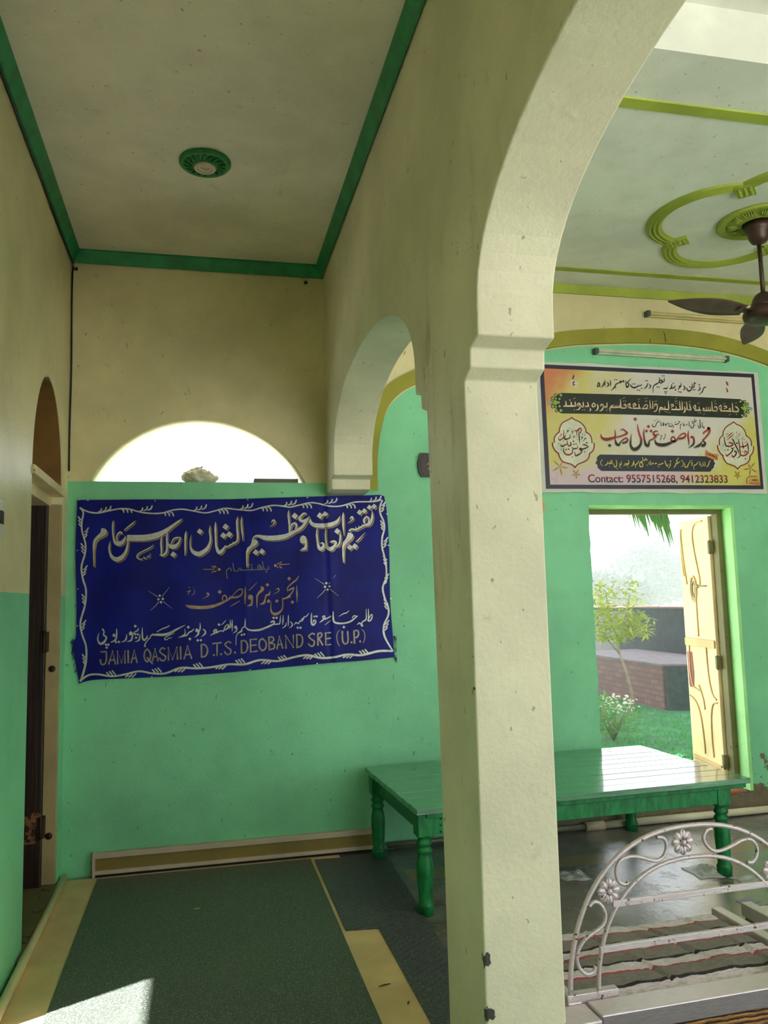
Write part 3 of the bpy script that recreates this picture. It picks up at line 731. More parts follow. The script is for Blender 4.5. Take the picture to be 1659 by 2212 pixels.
    for f in (.245, .485, .755):                                # daisies
        c = mid(f); b = MB()
        for q in range(8):
            a = 2*math.pi*q/8; u = Vector((math.cos(a), 0, math.sin(a)))
            v = bmesh.ops.create_uvsphere(b.bm, u_segments=10, v_segments=6, radius=1)['verts']
            for x in v:
                l = Vector((x.co.x*.017, x.co.y*.006, x.co.z*.0135))
                x.co = c+u*.024+u*l.x+Vector((0, 1, 0))*l.y+Vector((-u.z, 0, u.x))*l.z
            b.tube([c+u*.01+Vector((0, -.006, 0)), c+u*.036+Vector((0, -.005, 0))], .002, 6)
        b.lathe([(.009, .008), (.009, -.008), (.006, -.011), (.001, -.012)], c, 12, 'Y')
        b.build('flower', M_pnt, t, True)
    def scroll(f0, f1, flip=1):                                 # S scroll lying between the arches
        fs = f1-f0; pts = []
        S_ = [(.10, -.36), (.02, -.30), (-.02, -.05), (.06, .22), (.2, .34), (.36, .24), (.5, .05), (.64, -.2), (.78, -.34), (.92, -.26), (1.0, 0), (.98, .26), (.88, .36)]
        pts = [tuple(mid(f0+fs*a, flip*o)) for a, o in S_]
        b = MB(); b.tube([Vector(p) for p in cr(pts, 5)], .006, 8); b.build('scroll', M_pnt, t)
    scroll(.05, .205, -1); scroll(.285, .445, -1); scroll(.53, .69, 1); scroll(.80, .95, 1)
    return t
cot(1.062, 1.965, 2.262, 2.86, 'steel framed cot with arched scrollwork headboard beside the pillar', 'striped grey blanket on the cot with the arched headboard', True)
cot(2.06, 2.96, 2.30, 2.90, 'plain steel framed cot at the right frame edge beyond the headboard cot', 'folded striped blanket on the plain cot at the right edge', False)
# litter on the hall floor
def litter(name, label, cat, c, r, seed, mat, h=.02):
    random.seed(seed); b = MB(); bmesh.ops.create_grid(b.bm, x_segments=14, y_segments=14, size=1)
    for v in b.bm.verts:
        p = v.co.copy(); q = noise.noise(Vector((p.x*1.7+seed, p.y*1.7, seed)))
        rr = 1+.35*noise.noise(Vector((math.atan2(p.y, p.x)*1.2, seed, 0)))
        v.co = Vector((c[0]+p.x*r[0]*rr, c[1]+p.y*r[1]*rr, .003+max(0, h*(.5+q*1.6)*(1-max(abs(p.x), abs(p.y))**3))))
    o = b.build(name, mat, None, True); o.modifiers.new('film', 'SOLIDIFY').thickness = .001
    return tag(o, label, cat)
N = NT('clear_film'); N.color(srgb(226, 230, 232)); N.rough(.12); N.b.inputs['Alpha'].default_value = .45; N.bump(N.noise(40, 4), .8, .01); M_film = N.m
litter('plastic_bag', 'crumpled clear plastic bag on dark floor right of the pillar', 'plastic bag', (1.95, 4.2), (.075, .08), 3, M_film, .02)
litter('plastic_bag', 'flat clear plastic bag on floor below the headboard flower', 'plastic bag', (2.65, 4.05), (.09, .1), 5, M_film, .02)
litter('plastic_bag', 'small clear wrapper on floor at the foot of the front right table leg', 'plastic bag', (2.8, 3.88), (.09, .05), 8, M_film, .015)
b = MB(); b.box((-.05, -.035, .001), (.05, .035, .003), rot=.3); o = b.build('paper_card', plain('card_lilac', srgb(150, 146, 176), .5)); o.location = (2.595, 3.62, 0); tag(o, 'small lilac card lying on the floor behind the cots', 'card')

# ================================================================ hall doorway: frame, leaf, outside
M_frame = worn('frame_olive', srgb(112, 108, 62), srgb(60, 52, 36), .36, .6, 18)
b = MB(); b.box((DX1-.045, D+.10, DZ0), (DX1+.0, D+.165, DZ1), .004); b.box((DX0, D+.10, DZ0), (DX0+.012, D+.165, DZ1), .002); b.box((DX0+.012, D+.10, DZ1-.035), (DX1-.045, D+.165, DZ1), .004)
struct(b.build('trim_12', M_frame), 'olive metal door frame set in the hall doorway', 'door frame')
LWD, LH = .54, DZ1-DZ0-.05
hx, hyy = DX1-.03, D+.175
leaf = thing('door_1', 'pale yellow metal door leaf with curved ribs standing open outward', 'door', (hx, hyy, DZ0+.01), math.radians(90-11)); leaf['kind'] = 'structure'
M_leaf = worn('leaf_cream', srgb(232, 204, 150), srgb(150, 116, 78), .30, .45, 22, bump=.12); M_rib = worn('rib_cream', srgb(206, 168, 112), srgb(130, 96, 60), .3, .45, 20)
b = MB(); b.box((0, -.0, 0), (LWD, .035, LH), .004); b.build('leaf_panel', M_leaf, leaf)
fy = .039
def rib(pts, r=.006): 
    b = MB(); b.tube([Vector((x*LWD, fy, z*LH)) for x, z in cr(pts, 6)], r, 6); b.build('rib', M_rib, leaf)
rib([(.93, .96), (.9, .90), (.86, .82), (.82, .77), (.80, .745)]); rib([(.16, .985), (.4, .98), (.5, .95), (.5, .9), (.42, .82), (.36, .77), (.36, .74)])
rib([(.9, .97), (.93, .9), (.9, .8), (.88, .78)]); rib([(.52, .69), (.52, .54)]); rib([(.3, .51), (.28, .40), (.2, .33), (.08, .31)]); rib([(.86, .51), (.88, .4), (.8, .34), (.6, .33)])
rib([(.95, .30), (.75, .28), (.62, .23), (.56, .14), (.55, .09)]); rib([(.06, .30), (.2, .29), (.28, .24), (.3, .16), (.28, .09)]); rib([(.62, .35), (.5, .30), (.47, .26)])
b = MB()
for k in range(5): b.box((.03, .036, .015+.026*k), (LWD-.03, .044, .032+.026*k), .002)
b.build('bottom_slats', M_rib, leaf)
b = MB(); b.box((.01, .036, LH*.50), (LWD-.01, .046, LH*.53), .003); b.build('mid_rail', M_rib, leaf)
b = MB(); b.tube([Vector((LWD*.58+.05*math.cos(a), .041, LH*.725+.095*math.sin(a))) for a in [2*math.pi*k/28 for k in range(28)]], .008, 8, closed=True); b.build('oval_ring', M_rib, leaf)
b = MB(); b.tube([Vector((LWD*.58+.028*math.cos(a), .041, LH*.725+.055*math.sin(a))) for a in [2*math.pi*k/24 for k in range(24)]], .006, 8, closed=True); b.lathe([(.02, .036), (.018, .046), (.001, .048)], (LWD*.58, 0, LH*.69), 14, 'Y'); b.build('oval_grip', plain('grip_grey', srgb(150, 142, 120), .4, metal=.4), leaf)
b = MB(); b.tube([(LWD*.14, .046, LH*.735), (LWD*.46, .046, LH*.735)], .005, 8); b.box((LWD*.42, .036, LH*.735-.012), (LWD*.46, .05, LH*.735+.012), .002); b.build('bolt', plain('bolt_grey', srgb(130, 120, 98), .4, metal=.5), leaf)
b = MB(); b.prism([(LWD*.80, LH*.335), (LWD*.93, LH*.335), (LWD*.95, LH*.35), (LWD*.95, LH*.475), (LWD*.79, LH*.475), (LWD*.76, LH*.39)], lambda x, z: Vector((x, .036, z)), lambda x, z: Vector((x, .0385, z))); b.build('red_patch', plain('patch_red', srgb(128, 44, 48), .5), leaf)['label'] = 'dark red patch'
for z in (.88, .45, .09):
    b = MB(); b.box((-.022, -.008, LH*z-.045), (.022, .04, LH*z+.045), .003); b.tube([(-.02, .042, LH*z-.05), (-.02, .042, LH*z+.05)], .008, 8); b.build('hinge', M_frame, leaf)
b = MB()
for k in range(6): b.box((DX0+.02+k*.178, D+.012+random.uniform(0, .01), DZ0-.0), (DX0+.19+k*.178, D+.095, DZ0+.02+random.uniform(-.006, .006)), .008)
struct(b.build('trim_13', worn('sill_brick', srgb(168, 92, 62), srgb(126, 120, 100), .45, .8, 18)), 'worn red brick sill of the hall doorway', 'sill')

# ---- outside
GZ = -.1
def leaf_mat(name, c, tr):
    N = NT(name); f = N.noise(6, 3); N.color(N.mix(f, mul(c, .7), mul(c, 1.25))); N.rough(.5)
    t_ = N.n('BsdfTranslucent'); t_.inputs[0].default_value = tr; mx = N.n('MixShader'); mx.inputs[0].default_value = .5
    N.l(N.b.outputs[0], mx.inputs[1]); N.l(t_.outputs[0], mx.inputs[2]); N.l(mx.outputs[0], N.o.inputs[0]); return N.m
M_ground = plain('lawn_soil', srgb(56, 120, 74), .9, .3, 3, bump=.6, bscale=40)
b = MB(); b.box((-8, D+WT, GZ-.3), (60, 70, GZ)); 
struct(b.build('ground', M_ground), 'green lawn outside the hall doorway', 'ground')
b = MB(); b.box((-8, -12, GZ-.3), (XR+12, YB-.2, GZ)); b.box((XR+.2, YB-.2, GZ-.3), (XR+12, D+WT-.01, GZ)); b.box((-6, D+WT, GZ), (2.3, 12, GZ+.02))
struct(b.build('trim_17', plain('pale_paving', srgb(200, 198, 188), .8, .12, 4, bump=.2)), 'pale cement paving outside the building', 'paving')
random.seed(11); b = MB()
for k in range(9000):
    d0 = 5.6+8*random.random()**1.2; x = d0*random.uniform(.48, .76); a = random.uniform(0, 6.28); h = random.uniform(.02, .045); w = .006+.0007*d0
    if x > 6.1 and d0 > 9.5: continue
    if (x-4.42)**2+(d0-8.3)**2 < .02: continue
    p = Vector((x, d0, GZ)); u = Vector((math.cos(a), math.sin(a), 0))
    b.bm.faces.new([b.bm.verts.new(q) for q in (p-u*w, p+u*w, p+Vector((random.uniform(-.03, .03), random.uniform(-.03, .03), h)))])
tag(b.build('lawn_grass', leaf_mat('grass_green', srgb(66, 146, 92), srgb(90, 170, 80)), fix=False), 'short green grass on the lawn outside', 'grass', kind='stuff')
# brick trough wall and tall dark wall
def brick(name, c1, c2, mort, sc=1.0, rot=False):
    N = NT(name); tc = N.n('TexCoord').outputs['Object']; s_ = N.n('SeparateXYZ'); N.l(tc, s_.inputs[0]); cb = N.n('CombineXYZ')
    N.l(N.math('ADD', s_.outputs[0], s_.outputs[1]), cb.inputs[0]); N.l(s_.outputs[2], cb.inputs[1])
    bt_ = N.n('TexBrick'); N.l(cb.outputs[0], bt_.inputs['Vector']); bt_.inputs['Scale'].default_value = 1
    bt_.inputs['Brick Width'].default_value = .23*sc; bt_.inputs['Row Height'].default_value = .075*sc; bt_.inputs['Mortar Size'].default_value = .008
    bt_.inputs['Color1'].default_value = c1; bt_.inputs['Color2'].default_value = c2; bt_.inputs['Mortar'].default_value = mort
    N.color(N.mix(N.math('MULTIPLY', N.noise(6, 6), .5), bt_.outputs[0], mul(c1, .55))); N.rough(.9); N.bump(N.math('ADD', bt_.outputs['Fac'], N.noise(40, 4)), -.4, .01); return N.m
M_br = brick('old_brick', srgb(138, 92, 84), srgb(110, 76, 74), srgb(84, 74, 74))
foot = [(6.22, 10.2), (6.36, 13.2), (7.55, 13.2), (7.45, 9.75)]
b = MB(); b.prism(foot, lambda x, y: Vector((x, y, GZ)), lambda x, y: Vector((x, y, .50)))
t = thing('brick_trough', 'low brick walled platform with pale top beyond the lawn', 'brick platform'); b.build('brickwork', M_br, t)
b = MB(); b.prism([(x+(-.02 if x < 7 else .0), y+(-.02 if y < 11 else 0)) for x, y in foot], lambda x, y: Vector((x, y, .50)), lambda x, y: Vector((x, y, .525)))
b.build('cap', plain('cap_cement', srgb(112, 100, 106), .8, .2, 8, bump=.3), t)
b = MB(); b.prism([(6.24, 10.17), (7.45, 9.72), (7.43, 9.68), (6.24, 10.13)], lambda x, y: Vector((x, y, GZ)), lambda x, y: Vector((x, y, .48)))
b.build('dark_end', plain('rough_dark', srgb(44, 54, 52), .95, .35, 14, bump=.9, bscale=30), t)  # rough dark slab against the near end of the platform
b = MB(); b.prism([(7.72, 11.3), (7.9, 24), (8.15, 24), (7.97, 11.3)], lambda x, y: Vector((x, y, GZ)), lambda x, y: Vector((x, y, 1.24)))
t = thing('boundary_wall', 'tall dark boundary wall behind the brick platform', 'garden wall'); b.build('masonry', plain('wall_dark', srgb(46, 47, 50), .95, .25, 5, bump=.6, bscale=12), t)
b = MB(); b.prism([(7.69, 11.28), (7.87, 24), (8.18, 24), (8.0, 11.28)], lambda x, y: Vector((x, y, 1.24)), lambda x, y: Vector((x, y, 1.265))); b.build('coping', plain('coping_red', srgb(120, 84, 66), .9), t)
def leaves(b, c, rad, n, L, wd, seed, droop=.3, shell=.0):
    random.seed(seed)
    for k in range(n):
        while True:
            p = Vector((random.uniform(-1, 1), random.uniform(-1, 1), random.uniform(-1, 1)))
            if shell <= p.length <= 1: break
        q = Vector(c)+Vector((p.x*rad[0], p.y*rad[1], p.z*rad[2]))
        u = Vector((random.uniform(-1, 1), random.uniform(-1, 1), random.uniform(-.5, .5)-droop)).normalized(); s_ = u.cross(Vector((random.uniform(-.3, .3), random.uniform(-.3, .3), 1))).normalized()
        l = L*random.uniform(.6, 1.2); w = wd*random.uniform(.7, 1.2); nrm = u.cross(s_)
        V = [b.bm.verts.new(x) for x in (q, q+u*l*.4+s_*w+nrm*w*.3, q+u*l-nrm*l*.1, q+u*l*.4-s_*w+nrm*w*.3)]
        b.bm.faces.new((V[0], V[1], V[2])); b.bm.faces.new((V[0], V[2], V[3]))
M_bark = plain('bark_grey', srgb(142, 124, 104), .8, .2, 12, bump=.4)
t = thing('young_tree', 'young tree with yellow green leaves on the lawn', 'tree', (5.78, 10.35, GZ))
b = MB()
b.tube([(.06, 0, 0), (.04, 0, .25), (-.03, .0, .55), (-.1, .02, .78), (-.12, 0, .95)], [.022, .02, .018, .016, .012], 8)
b.tube([(-.1, .02, .78), (-.26, 0, .95), (-.34, 0, 1.1)], [.013, .011, .008], 8); b.tube([(-.12, 0, .95), (-.02, 0, 1.15), (.08, .05, 1.4), (.12, .05, 1.6)], [.012, .01, .008, .004], 8); b.tube([(-.12, 0, .95), (-.2, .05, 1.3), (-.25, .05, 1.65)], [.012, .009, .004], 8)
b.build('trunk', M_bark, t)
b = MB(); leaves(b, (-.16, 0, 1.2), (.34, .3, .26), 420, .14, .022, 3); leaves(b, (-.32, 0, 1.55), (.2, .2, .3), 150, .13, .02, 4); leaves(b, (.14, .05, 1.6), (.18, .16, .25), 90, .12, .018, 5); leaves(b, (.2, 0, 1.2), (.22, .2, .22), 150, .13, .02, 6)
b.build('foliage', leaf_mat('leaf_yellow_green', srgb(120, 150, 52), srgb(226, 220, 70)), t, fix=False)
t = thing('flowering_shrub', 'low shrub with white flowers at the edge of the lawn', 'shrub', (4.42, 8.3, GZ))
b = MB()
for k in range(12):
    a = k*.55; b.tube([(0, 0, 0), (.1*math.cos(a), .1*math.sin(a), .2), (.26*math.cos(a), .26*math.sin(a), .42)], [.008, .006, .003], 5)
b.build('stem', M_bark, t)
b = MB(); leaves(b, (0, 0, .2), (.34, .3, .26), 420, .07, .014, 9, 0); leaves(b, (-.16, 0, .3), (.2, .2, .24), 160, .07, .014, 10, 0); b.build('foliage', leaf_mat('shrub_green', srgb(76, 130, 66), srgb(150, 190, 70)), t, fix=False)
b = MB(); leaves(b, (.04, -.02, .40), (.26, .24, .1), 120, .035, .02, 12, -.5); b.build('blossom', leaf_mat('blossom_white', srgb(232, 226, 206), srgb(240, 232, 210)), t, fix=False)
# palm whose frond tip hangs in the doorway
t = thing('palm_tree', 'palm whose drooping frond tips hang in the top of doorway', 'tree', (3.05, 7.0, GZ))
b = MB(); b.tube([(0, 0, 0), (.02, 0, 1.2), (.0, 0, 2.4), (0, 0, 2.9)], [.11, .09, .085, .07], 12); b.build('trunk', M_bark, t)
M_palm = leaf_mat('palm_green', srgb(86, 116, 72), srgb(120, 150, 80))
random.seed(5)
for k, (dx, dy, dz) in enumerate(((.98, -.5, -.42), (-.8, .4, -.3), (.2, .9, -.2), (-.5, -.7, -.3), (.6, .7, -.1))):
    b = MB(); path = cr([(0, 0, 2.9), (dx*.35, dy*.35, 3.15), (dx*.68, dy*.7, 2.9+.4*dz), (dx*.88, dy*.88, 2.9+.85*dz), (dx*1.04, dy, 2.9+dz)], 9); b.tube([Vector(p) for p in path], .009, 6)
    for i, p in enumerate(path[6:]):
        for sd_ in (-1, 1):
            q = Vector(p); u = Vector((dy, -dx, 0)).normalized()*sd_
            l = .3+.2*random.random(); e = q+u*.10+Vector((dx*.06, dy*.06, -l)); w = Vector((dx, dy, 0)).normalized()*.022
            V = [b.bm.verts.new(x) for x in (q-w*.4, q+u*.06+Vector((0, 0, -.1))-w, e, q+u*.06+Vector((0, 0, -.1))+w, q+w*.4)]
            b.bm.faces.new(V)
    b.build('frond', M_palm, t, fix=False)
t = thing('added_shade_tree', 'large unseen leafy tree added to shade the lawn, above the doorway view', 'tree', (1.6, 11.5, GZ))  # out of view, added to keep direct sun off the lawn
b = MB(); b.tube([(0, 0, 0), (.1, 0, 2), (.2, -.6, 4), (.6, -1.5, 5)], [.3, .24, .2, .1], 10); b.tube([(.1, 0, 2.6), (1.6, -2.0, 4.6), (2.6, -3, 5)], [.16, .1, .04], 8); b.build('trunk', M_bark, t)
b = MB(); leaves(b, (2.7, -1.9, 4.25), (2.7, 4.6, .72), 8500, .45, .17, 31, 0); b.build('foliage', leaf_mat('shade_green', srgb(60, 96, 50), srgb(90, 130, 50)), t, fix=False)
# haze over the garden
for nm, den, lo, hi, lab in (('near_haze', .009, (1.5, 5.7, GZ+.002), (30, 15, 6), 'thin white haze hanging over the lawn'), ('far_haze', .008, (1.5, 15.05, GZ+.002), (48, 60, 6), 'thick white morning haze hanging over the field and far trees')):
    N = NT(nm); N.t.nodes.remove(N.b); vs = N.n('VolumeScatter'); vs.inputs['Color'].default_value = (.95, .97, 1, 1); vs.inputs['Density'].default_value = den; vs.inputs['Anisotropy'].default_value = .2
    N.l(vs.outputs[0], N.o.inputs['Volume'])
    b = MB(); b.box(lo, hi); tag(b.build('haze', N.m), lab, 'haze', kind='stuff')
# far trees and field
M_far = leaf_mat('far_green', srgb(46, 60, 56), srgb(40, 54, 44))
for k, (x, y, r, h, lab) in enumerate(((18.3, 34, 1.8, 2.3, 'hazy small tree far away at the left of the doorway view'), (23.2, 38.5, 2.2, 3.6, 'hazy round tree far away at the middle of the doorway view'), (28.6, 43, 2.8, 5.0, 'hazy tall tree far away beside the open door leaf'))):
    t = thing('distant_tree', lab, 'tree', (x, y, GZ), 0, 'distant trees beyond the field')
    b = MB(); b.tube([(0, 0, 0), (.1, 0, h*.5), (0, 0, h*.8)], [.16, .12, .06], 8)
    for q in range(6): b.tube([(.1, 0, h*.45), (math.cos(q)*r*.5, math.sin(q)*r*.5, h*.75)], [.06, .02], 6)
    b.build('trunk', M_bark, t)
    b = MB(); leaves(b, (0, 0, h*.72), (r, r, h*.44), 3600, .5, .17, 20+k, 0); b.build('foliage', M_far, t, fix=False)
random.seed(3); b = MB()
for k in range(2600):
    y = random.uniform(16, 30); x = y*random.uniform(.5, .74); h = random.uniform(.5, 1.2)*(1 if y > 22 else .6)
    if x < 8.6: continue
    a = random.uniform(0, 6.28); u = Vector((math.cos(a), math.sin(a), 0))*.05; p = Vector((x, y, GZ))
    b.bm.faces.new([b.bm.verts.new(q) for q in (p-u, p+u, p+Vector((random.uniform(-.2, .2), random.uniform(-.2, .2), h)))])
tag(b.build('field_grass', leaf_mat('straw', srgb(206, 196, 110), srgb(236, 222, 120)), fix=False), 'pale straw coloured tall grass beyond the boundary wall', 'grass', kind='stuff')

# ================================================================ painted cloth banner and printed banner: drawing tools
# Each line of a drawing: s = pen stroke (x y width ...), l = even line (width x y ...), p = filled outline, d = diamond dot (x y size), c = round dot (x y r)
def shapes(block, ox, oy, sc, grow=0, dx=0, dy=0):
    out = []
    T = lambda x, y: ((x+dx)/sc+ox, (y+dy)/sc+oy)
    def ribbon(P, round_=False):
        L, R = [], []; n = len(P)
        for i in range(n):
            a, b_ = P[max(0, i-1)], P[min(n-1, i+1)]
            tx, ty = b_[0]-a[0], b_[1]-a[1]; k = math.hypot(tx, ty) or 1; tx, ty = tx/k, ty/k
            w = P[i][2]/2+grow
            L.append((P[i][0]-ty*w, P[i][1]+tx*w)); R.append((P[i][0]+ty*w, P[i][1]-tx*w))
        for i in range(n-1): out.append([T(*L[i]), T(*L[i+1]), T(*R[i+1]), T(*R[i])])
        if round_:
            for q in (P[0], P[-1]): disc(q[0], q[1], q[2]/2+grow)
    def disc(x, y, r): out.append([T(x+r*math.cos(a), y+r*math.sin(a)) for a in [2*math.pi*k/12 for k in range(12)]])
    for ln in block.replace(';', '\n').split('\n'):
        t = ln.split()
        if not t: continue
        v = [float(q) for q in t[1:]]
        if t[0] == 's':
            P = [tuple(v[i:i+3]) for i in range(0, len(v), 3)]
            ribbon([(a, b_, max(1, w)) for a, b_, w in cr(P, 5)] if len(P) > 2 else P)
        elif t[0] in 'lL':
            P = [(v[i], v[i+1], v[0]) for i in range(1, len(v), 2)]
            ribbon(cr(P, 5) if (t[0] == 'l' and len(P) > 2) else P, True)
            if t[0] == 'L':
                for q in P[1:-1]: disc(q[0], q[1], q[2]/2+grow)
        elif t[0] == 'p':
            P = [(v[i], v[i+1]) for i in range(0, len(v), 2)]
            if grow:
                cx = sum(a for a, _ in P)/len(P); cy = sum(b_ for _, b_ in P)/len(P)
                P = [(a+grow*(a-cx)/(math.hypot(a-cx, b_-cy) or 1), b_+grow*(b_-cy)/(math.hypot(a-cx, b_-cy) or 1)) for a, b_ in P]
            for tr in geometry.tessellate_polygon([[Vector((a, b_, 0)) for a, b_ in P]]): out.append([T(*P[i]) for i in tr])
        elif t[0] == 'd':
            h = v[2]/2+grow*1.2; x, y = v[0], v[1]; out.append([T(x-h, y+h*.12), T(x-h*.12, y-h), T(x+h, y-h*.12), T(x+h*.12, y+h)])
        elif t[0] == 'c': disc(v[0], v[1], v[2]+grow)
    return out
def paint(name, polys, place, mat, parent, label=None):
    b = MB()
    for P in polys:
        vs = [b.bm.verts.new(place(x, y)) for x, y in P]
        try: b.bm.faces.new(vs)
        except ValueError: pass
    for f in b.bm.faces:
        f.normal_update()
        if f.normal.y > 0: f.normal_flip()
    o = b.build(name, mat, parent, fix=False)
    if label: o['label'] = label
    return o

# ---------------------------------------------------------------- blue cloth banner
YB1 = D-.016
def rip(x, z):
    h = .0035*math.sin(x*7+z*2)+.0025*math.sin(x*17-z*3+1)+.002*noise.noise(Vector((x*5, z*3, 1)))
    h -= .006*math.exp(-((x-.765+.03*(z-1.6))/.012)**2)-.004*math.exp(-((x-.79+.03*(z-1.6))/.03)**2)
    h += .002*math.exp(-((x-.27)/.015)**2)
    return h
def on_cloth(lift):
    def f(x, y):
        p = pix(1, YB1, x, y); p.y = YB1-rip(p.x, p.z)-lift; return p
    return f
banner = thing('cloth_banner', 'large blue cloth banner with silver calligraphy on the green wall below half round opening', 'banner')
def along(pts, n):                     # n+1 points evenly along a polyline
    q = cr(pts, 8); L = [0]
    for a, b_ in zip(q, q[1:]): L.append(L[-1]+math.dist(a, b_))
    out = []
    for k in range(n+1):
        t = L[-1]*k/n; i = max(0, min(len(q)-2, next((j for j in range(len(L)-1) if L[j+1] >= t), len(q)-2)))
        f = (t-L[i])/((L[i+1]-L[i]) or 1); out.append((q[i][0]+(q[i+1][0]-q[i][0])*f, q[i][1]+(q[i+1][1]-q[i][1])*f))
    return out
nx, ny = 150, 80
e_t = along([(167, 1080), (330, 1079), (500, 1078), (700, 1072), (829, 1069)], nx); e_b = along([(171, 1477), (185, 1472), (215, 1468), (330, 1463), (480, 1454), (690, 1434), (770, 1428), (853, 1420)], nx)
e_l = along([(167, 1080), (163, 1190), (165, 1290), (164, 1372), (157, 1386), (158, 1404), (164, 1440), (171, 1477)], ny); e_r = along([(829, 1069), (836, 1110), (841, 1190), (843, 1290), (848, 1360), (851, 1400), (853, 1420)], ny)
cl = on_cloth(0); b = MB(); G = []
for j in range(ny+1):
    v = j/ny; row = []
    for i in range(nx+1):
        u = i/nx
        c = [(1-v)*e_t[i][k]+v*e_b[i][k]+(1-u)*e_l[j][k]+u*e_r[j][k]-((1-u)*(1-v)*e_t[0][k]+u*(1-v)*e_t[-1][k]+(1-u)*v*e_b[0][k]+u*v*e_b[-1][k]) for k in (0, 1)]
        row.append(b.bm.verts.new(cl(*c)))
    G.append(row)
for j in range(ny):
    for i in range(nx): b.bm.faces.new((G[j][i], G[j+1][i], G[j+1][i+1], G[j][i+1])).smooth = True
N = NT('blue_satin'); f = N.noise(4, 4); wv = N.noise(260, 2, .5, sc=(1, 1, .3))
N.color(N.mix(N.ramp(f, .3, .7), srgb(8, 16, 104), srgb(12, 24, 132))); N.rough(.5); N.b.inputs['Specular IOR Level'].default_value = .2; N.b.inputs['Sheen Weight'].default_value = .08; N.b.inputs['Sheen Tint'].default_value = srgb(60, 80, 220)
N.bump(N.math('ADD', wv, N.math('MULTIPLY', N.noise(14, 4, .6, sc=(1.6, 1, .5)), 2.0)), .25, .004)
b.build('cloth', N.m, banner, fix=False)
random.seed(4); fr = ''
for (x0, y0, x1, y1, n_, sx) in ((157, 1380, 166, 1452, 26, -1), (851, 1372, 853, 1424, 16, 1)):
    for k in range(n_):
        t = random.random(); x, y = x0+(x1-x0)*t, y0+(y1-y0)*t
        fr += f'l .9 {x:.1f} {y:.1f} {x+sx*random.uniform(1.5, 5):.1f} {y+random.uniform(1, 6):.1f} {x+sx*random.uniform(0, 6):.1f} {y+random.uniform(5, 12):.1f}\n'
paint('frayed_thread', shapes(fr, 0, 0, 1), on_cloth(-.002), plain('thread_navy', srgb(22, 32, 96), .8), banner)
b = MB()
for x, y in ((171, 1080), (190, 1081), (335, 1082), (535, 1079), (664, 1075), (827, 1070), (836, 1110), (839, 1178), (845, 1293), (167, 1189), (168, 1272), (167, 1352), (328, 1462), (540, 1447), (685, 1433)):
    p = on_cloth(.002)(x, y); b.box((p.x-.004, p.y-.002, p.z-.0025), (p.x+.004, p.y+.004, p.z+.0025))
b.build('staple', plain('staple_steel', srgb(206, 206, 200), .3, metal=.6), banner)
def silver(name, c, c2):
    N = NT(name); N.color(N.mix(N.ramp(N.noise(26, 5, .65), .3, .7), c, c2)); N.rough(.36); N.b.inputs['Metallic'].default_value = .15; return N.m
M_sil = silver('silver_paint_letters', srgb(206, 208, 202), srgb(176, 178, 172)); M_gold = silver('gold_paint', srgb(196, 156, 76), srgb(160, 122, 58))
M_brz = silver('bronze_paint', srgb(178, 146, 112), srgb(140, 110, 84)); M_gry = silver('grey_paint', srgb(124, 122, 120), srgb(98, 96, 96)); M_out = plain('outline_navy', srgb(9, 12, 52), .5)
TA = '''p 275 355 320 362 350 380 362 415 345 455 300 482 235 512 197 545 176 600 166 700 164 820 166 930 160 948 153 930 147 800 142 680 142 590 158 525 215 462 258 425 266 390
s 458 238 3 447 290 24 446 400 25 455 490 28 482 572 44 535 595 64 595 565 56 628 515 34 640 472 6;s 592 445 20 562 418 30 522 448 26 506 500 24 516 548 22 540 570 16
s 618 392 14 670 347 22 740 292 20 796 242 4;s 1500 212 4 1440 256 34 1350 322 44 1240 402 64 1120 462 84 960 500 92 800 507 92 662 503 88
s 672 462 14 676 540 26 672 600 28 650 700 42 600 782 62 515 830 70 440 798 52 400 722 30 390 640 22 408 550 4
s 1066 605 4 1020 645 16 920 697 16 838 742 18 812 790 18 845 825 15 895 822 12;s 912 782 5 920 812 16 955 802 14;s 972 765 5 978 795 14 1000 782 12 1018 738 4
s 1272 402 10 1262 500 26 1265 600 28 1262 690 30 1238 745 36 1195 770 26 1150 757 6;s 1190 468 4 1176 560 26 1180 680 24 1178 762 14
s 1482 497 8 1425 500 24 1375 512 22 1340 560 18 1326 602 12;s 1472 505 18 1440 580 34 1392 630 60 1330 635 62 1288 600 28 1272 560 10;d 1362 755 98
s 1558 398 4 1545 460 28 1541 600 28 1541 700 22 1533 776 4'''
TB = '''s 378 312 4 371 400 28 382 500 25 370 590 34 318 682 56 210 745 68 120 715 54 80 640 24 76 550 16 92 458 4;d 222 408 94
s 460 260 4 456 350 28 460 480 28 468 620 32 490 690 46 520 722 60 560 695 46 592 650 26 606 622 12;s 600 640 22 650 630 22 700 602 22 760 572 26 788 545 30 796 480 32 787 350 32 784 250 28 797 178 4
s 607 612 5 618 640 22;s 672 592 5 684 622 22;s 718 560 5 736 592 22;d 612 335 100;d 578 467 100;d 668 450 100
s 857 174 4 850 260 28 858 380 28 870 480 22 872 556 4
s 1662 405 34 1590 446 50 1480 488 70 1330 507 74 1200 502 68 1125 480 44 1072 474 28 1035 500 24 1012 545 16
p 1012 530 1060 530 1092 545 1098 575 1075 612 1010 652 967 692 944 740 940 850 938 945 928 950 921 850 919 722 936 660 985 612 1003 572
d 1068 722 94;d 1160 710 94;s 1300 272 8 1330 238 26 1354 252 18 1338 297 13 1275 336 5
s 1568 80 4 1560 150 28 1572 300 24 1574 440 14'''
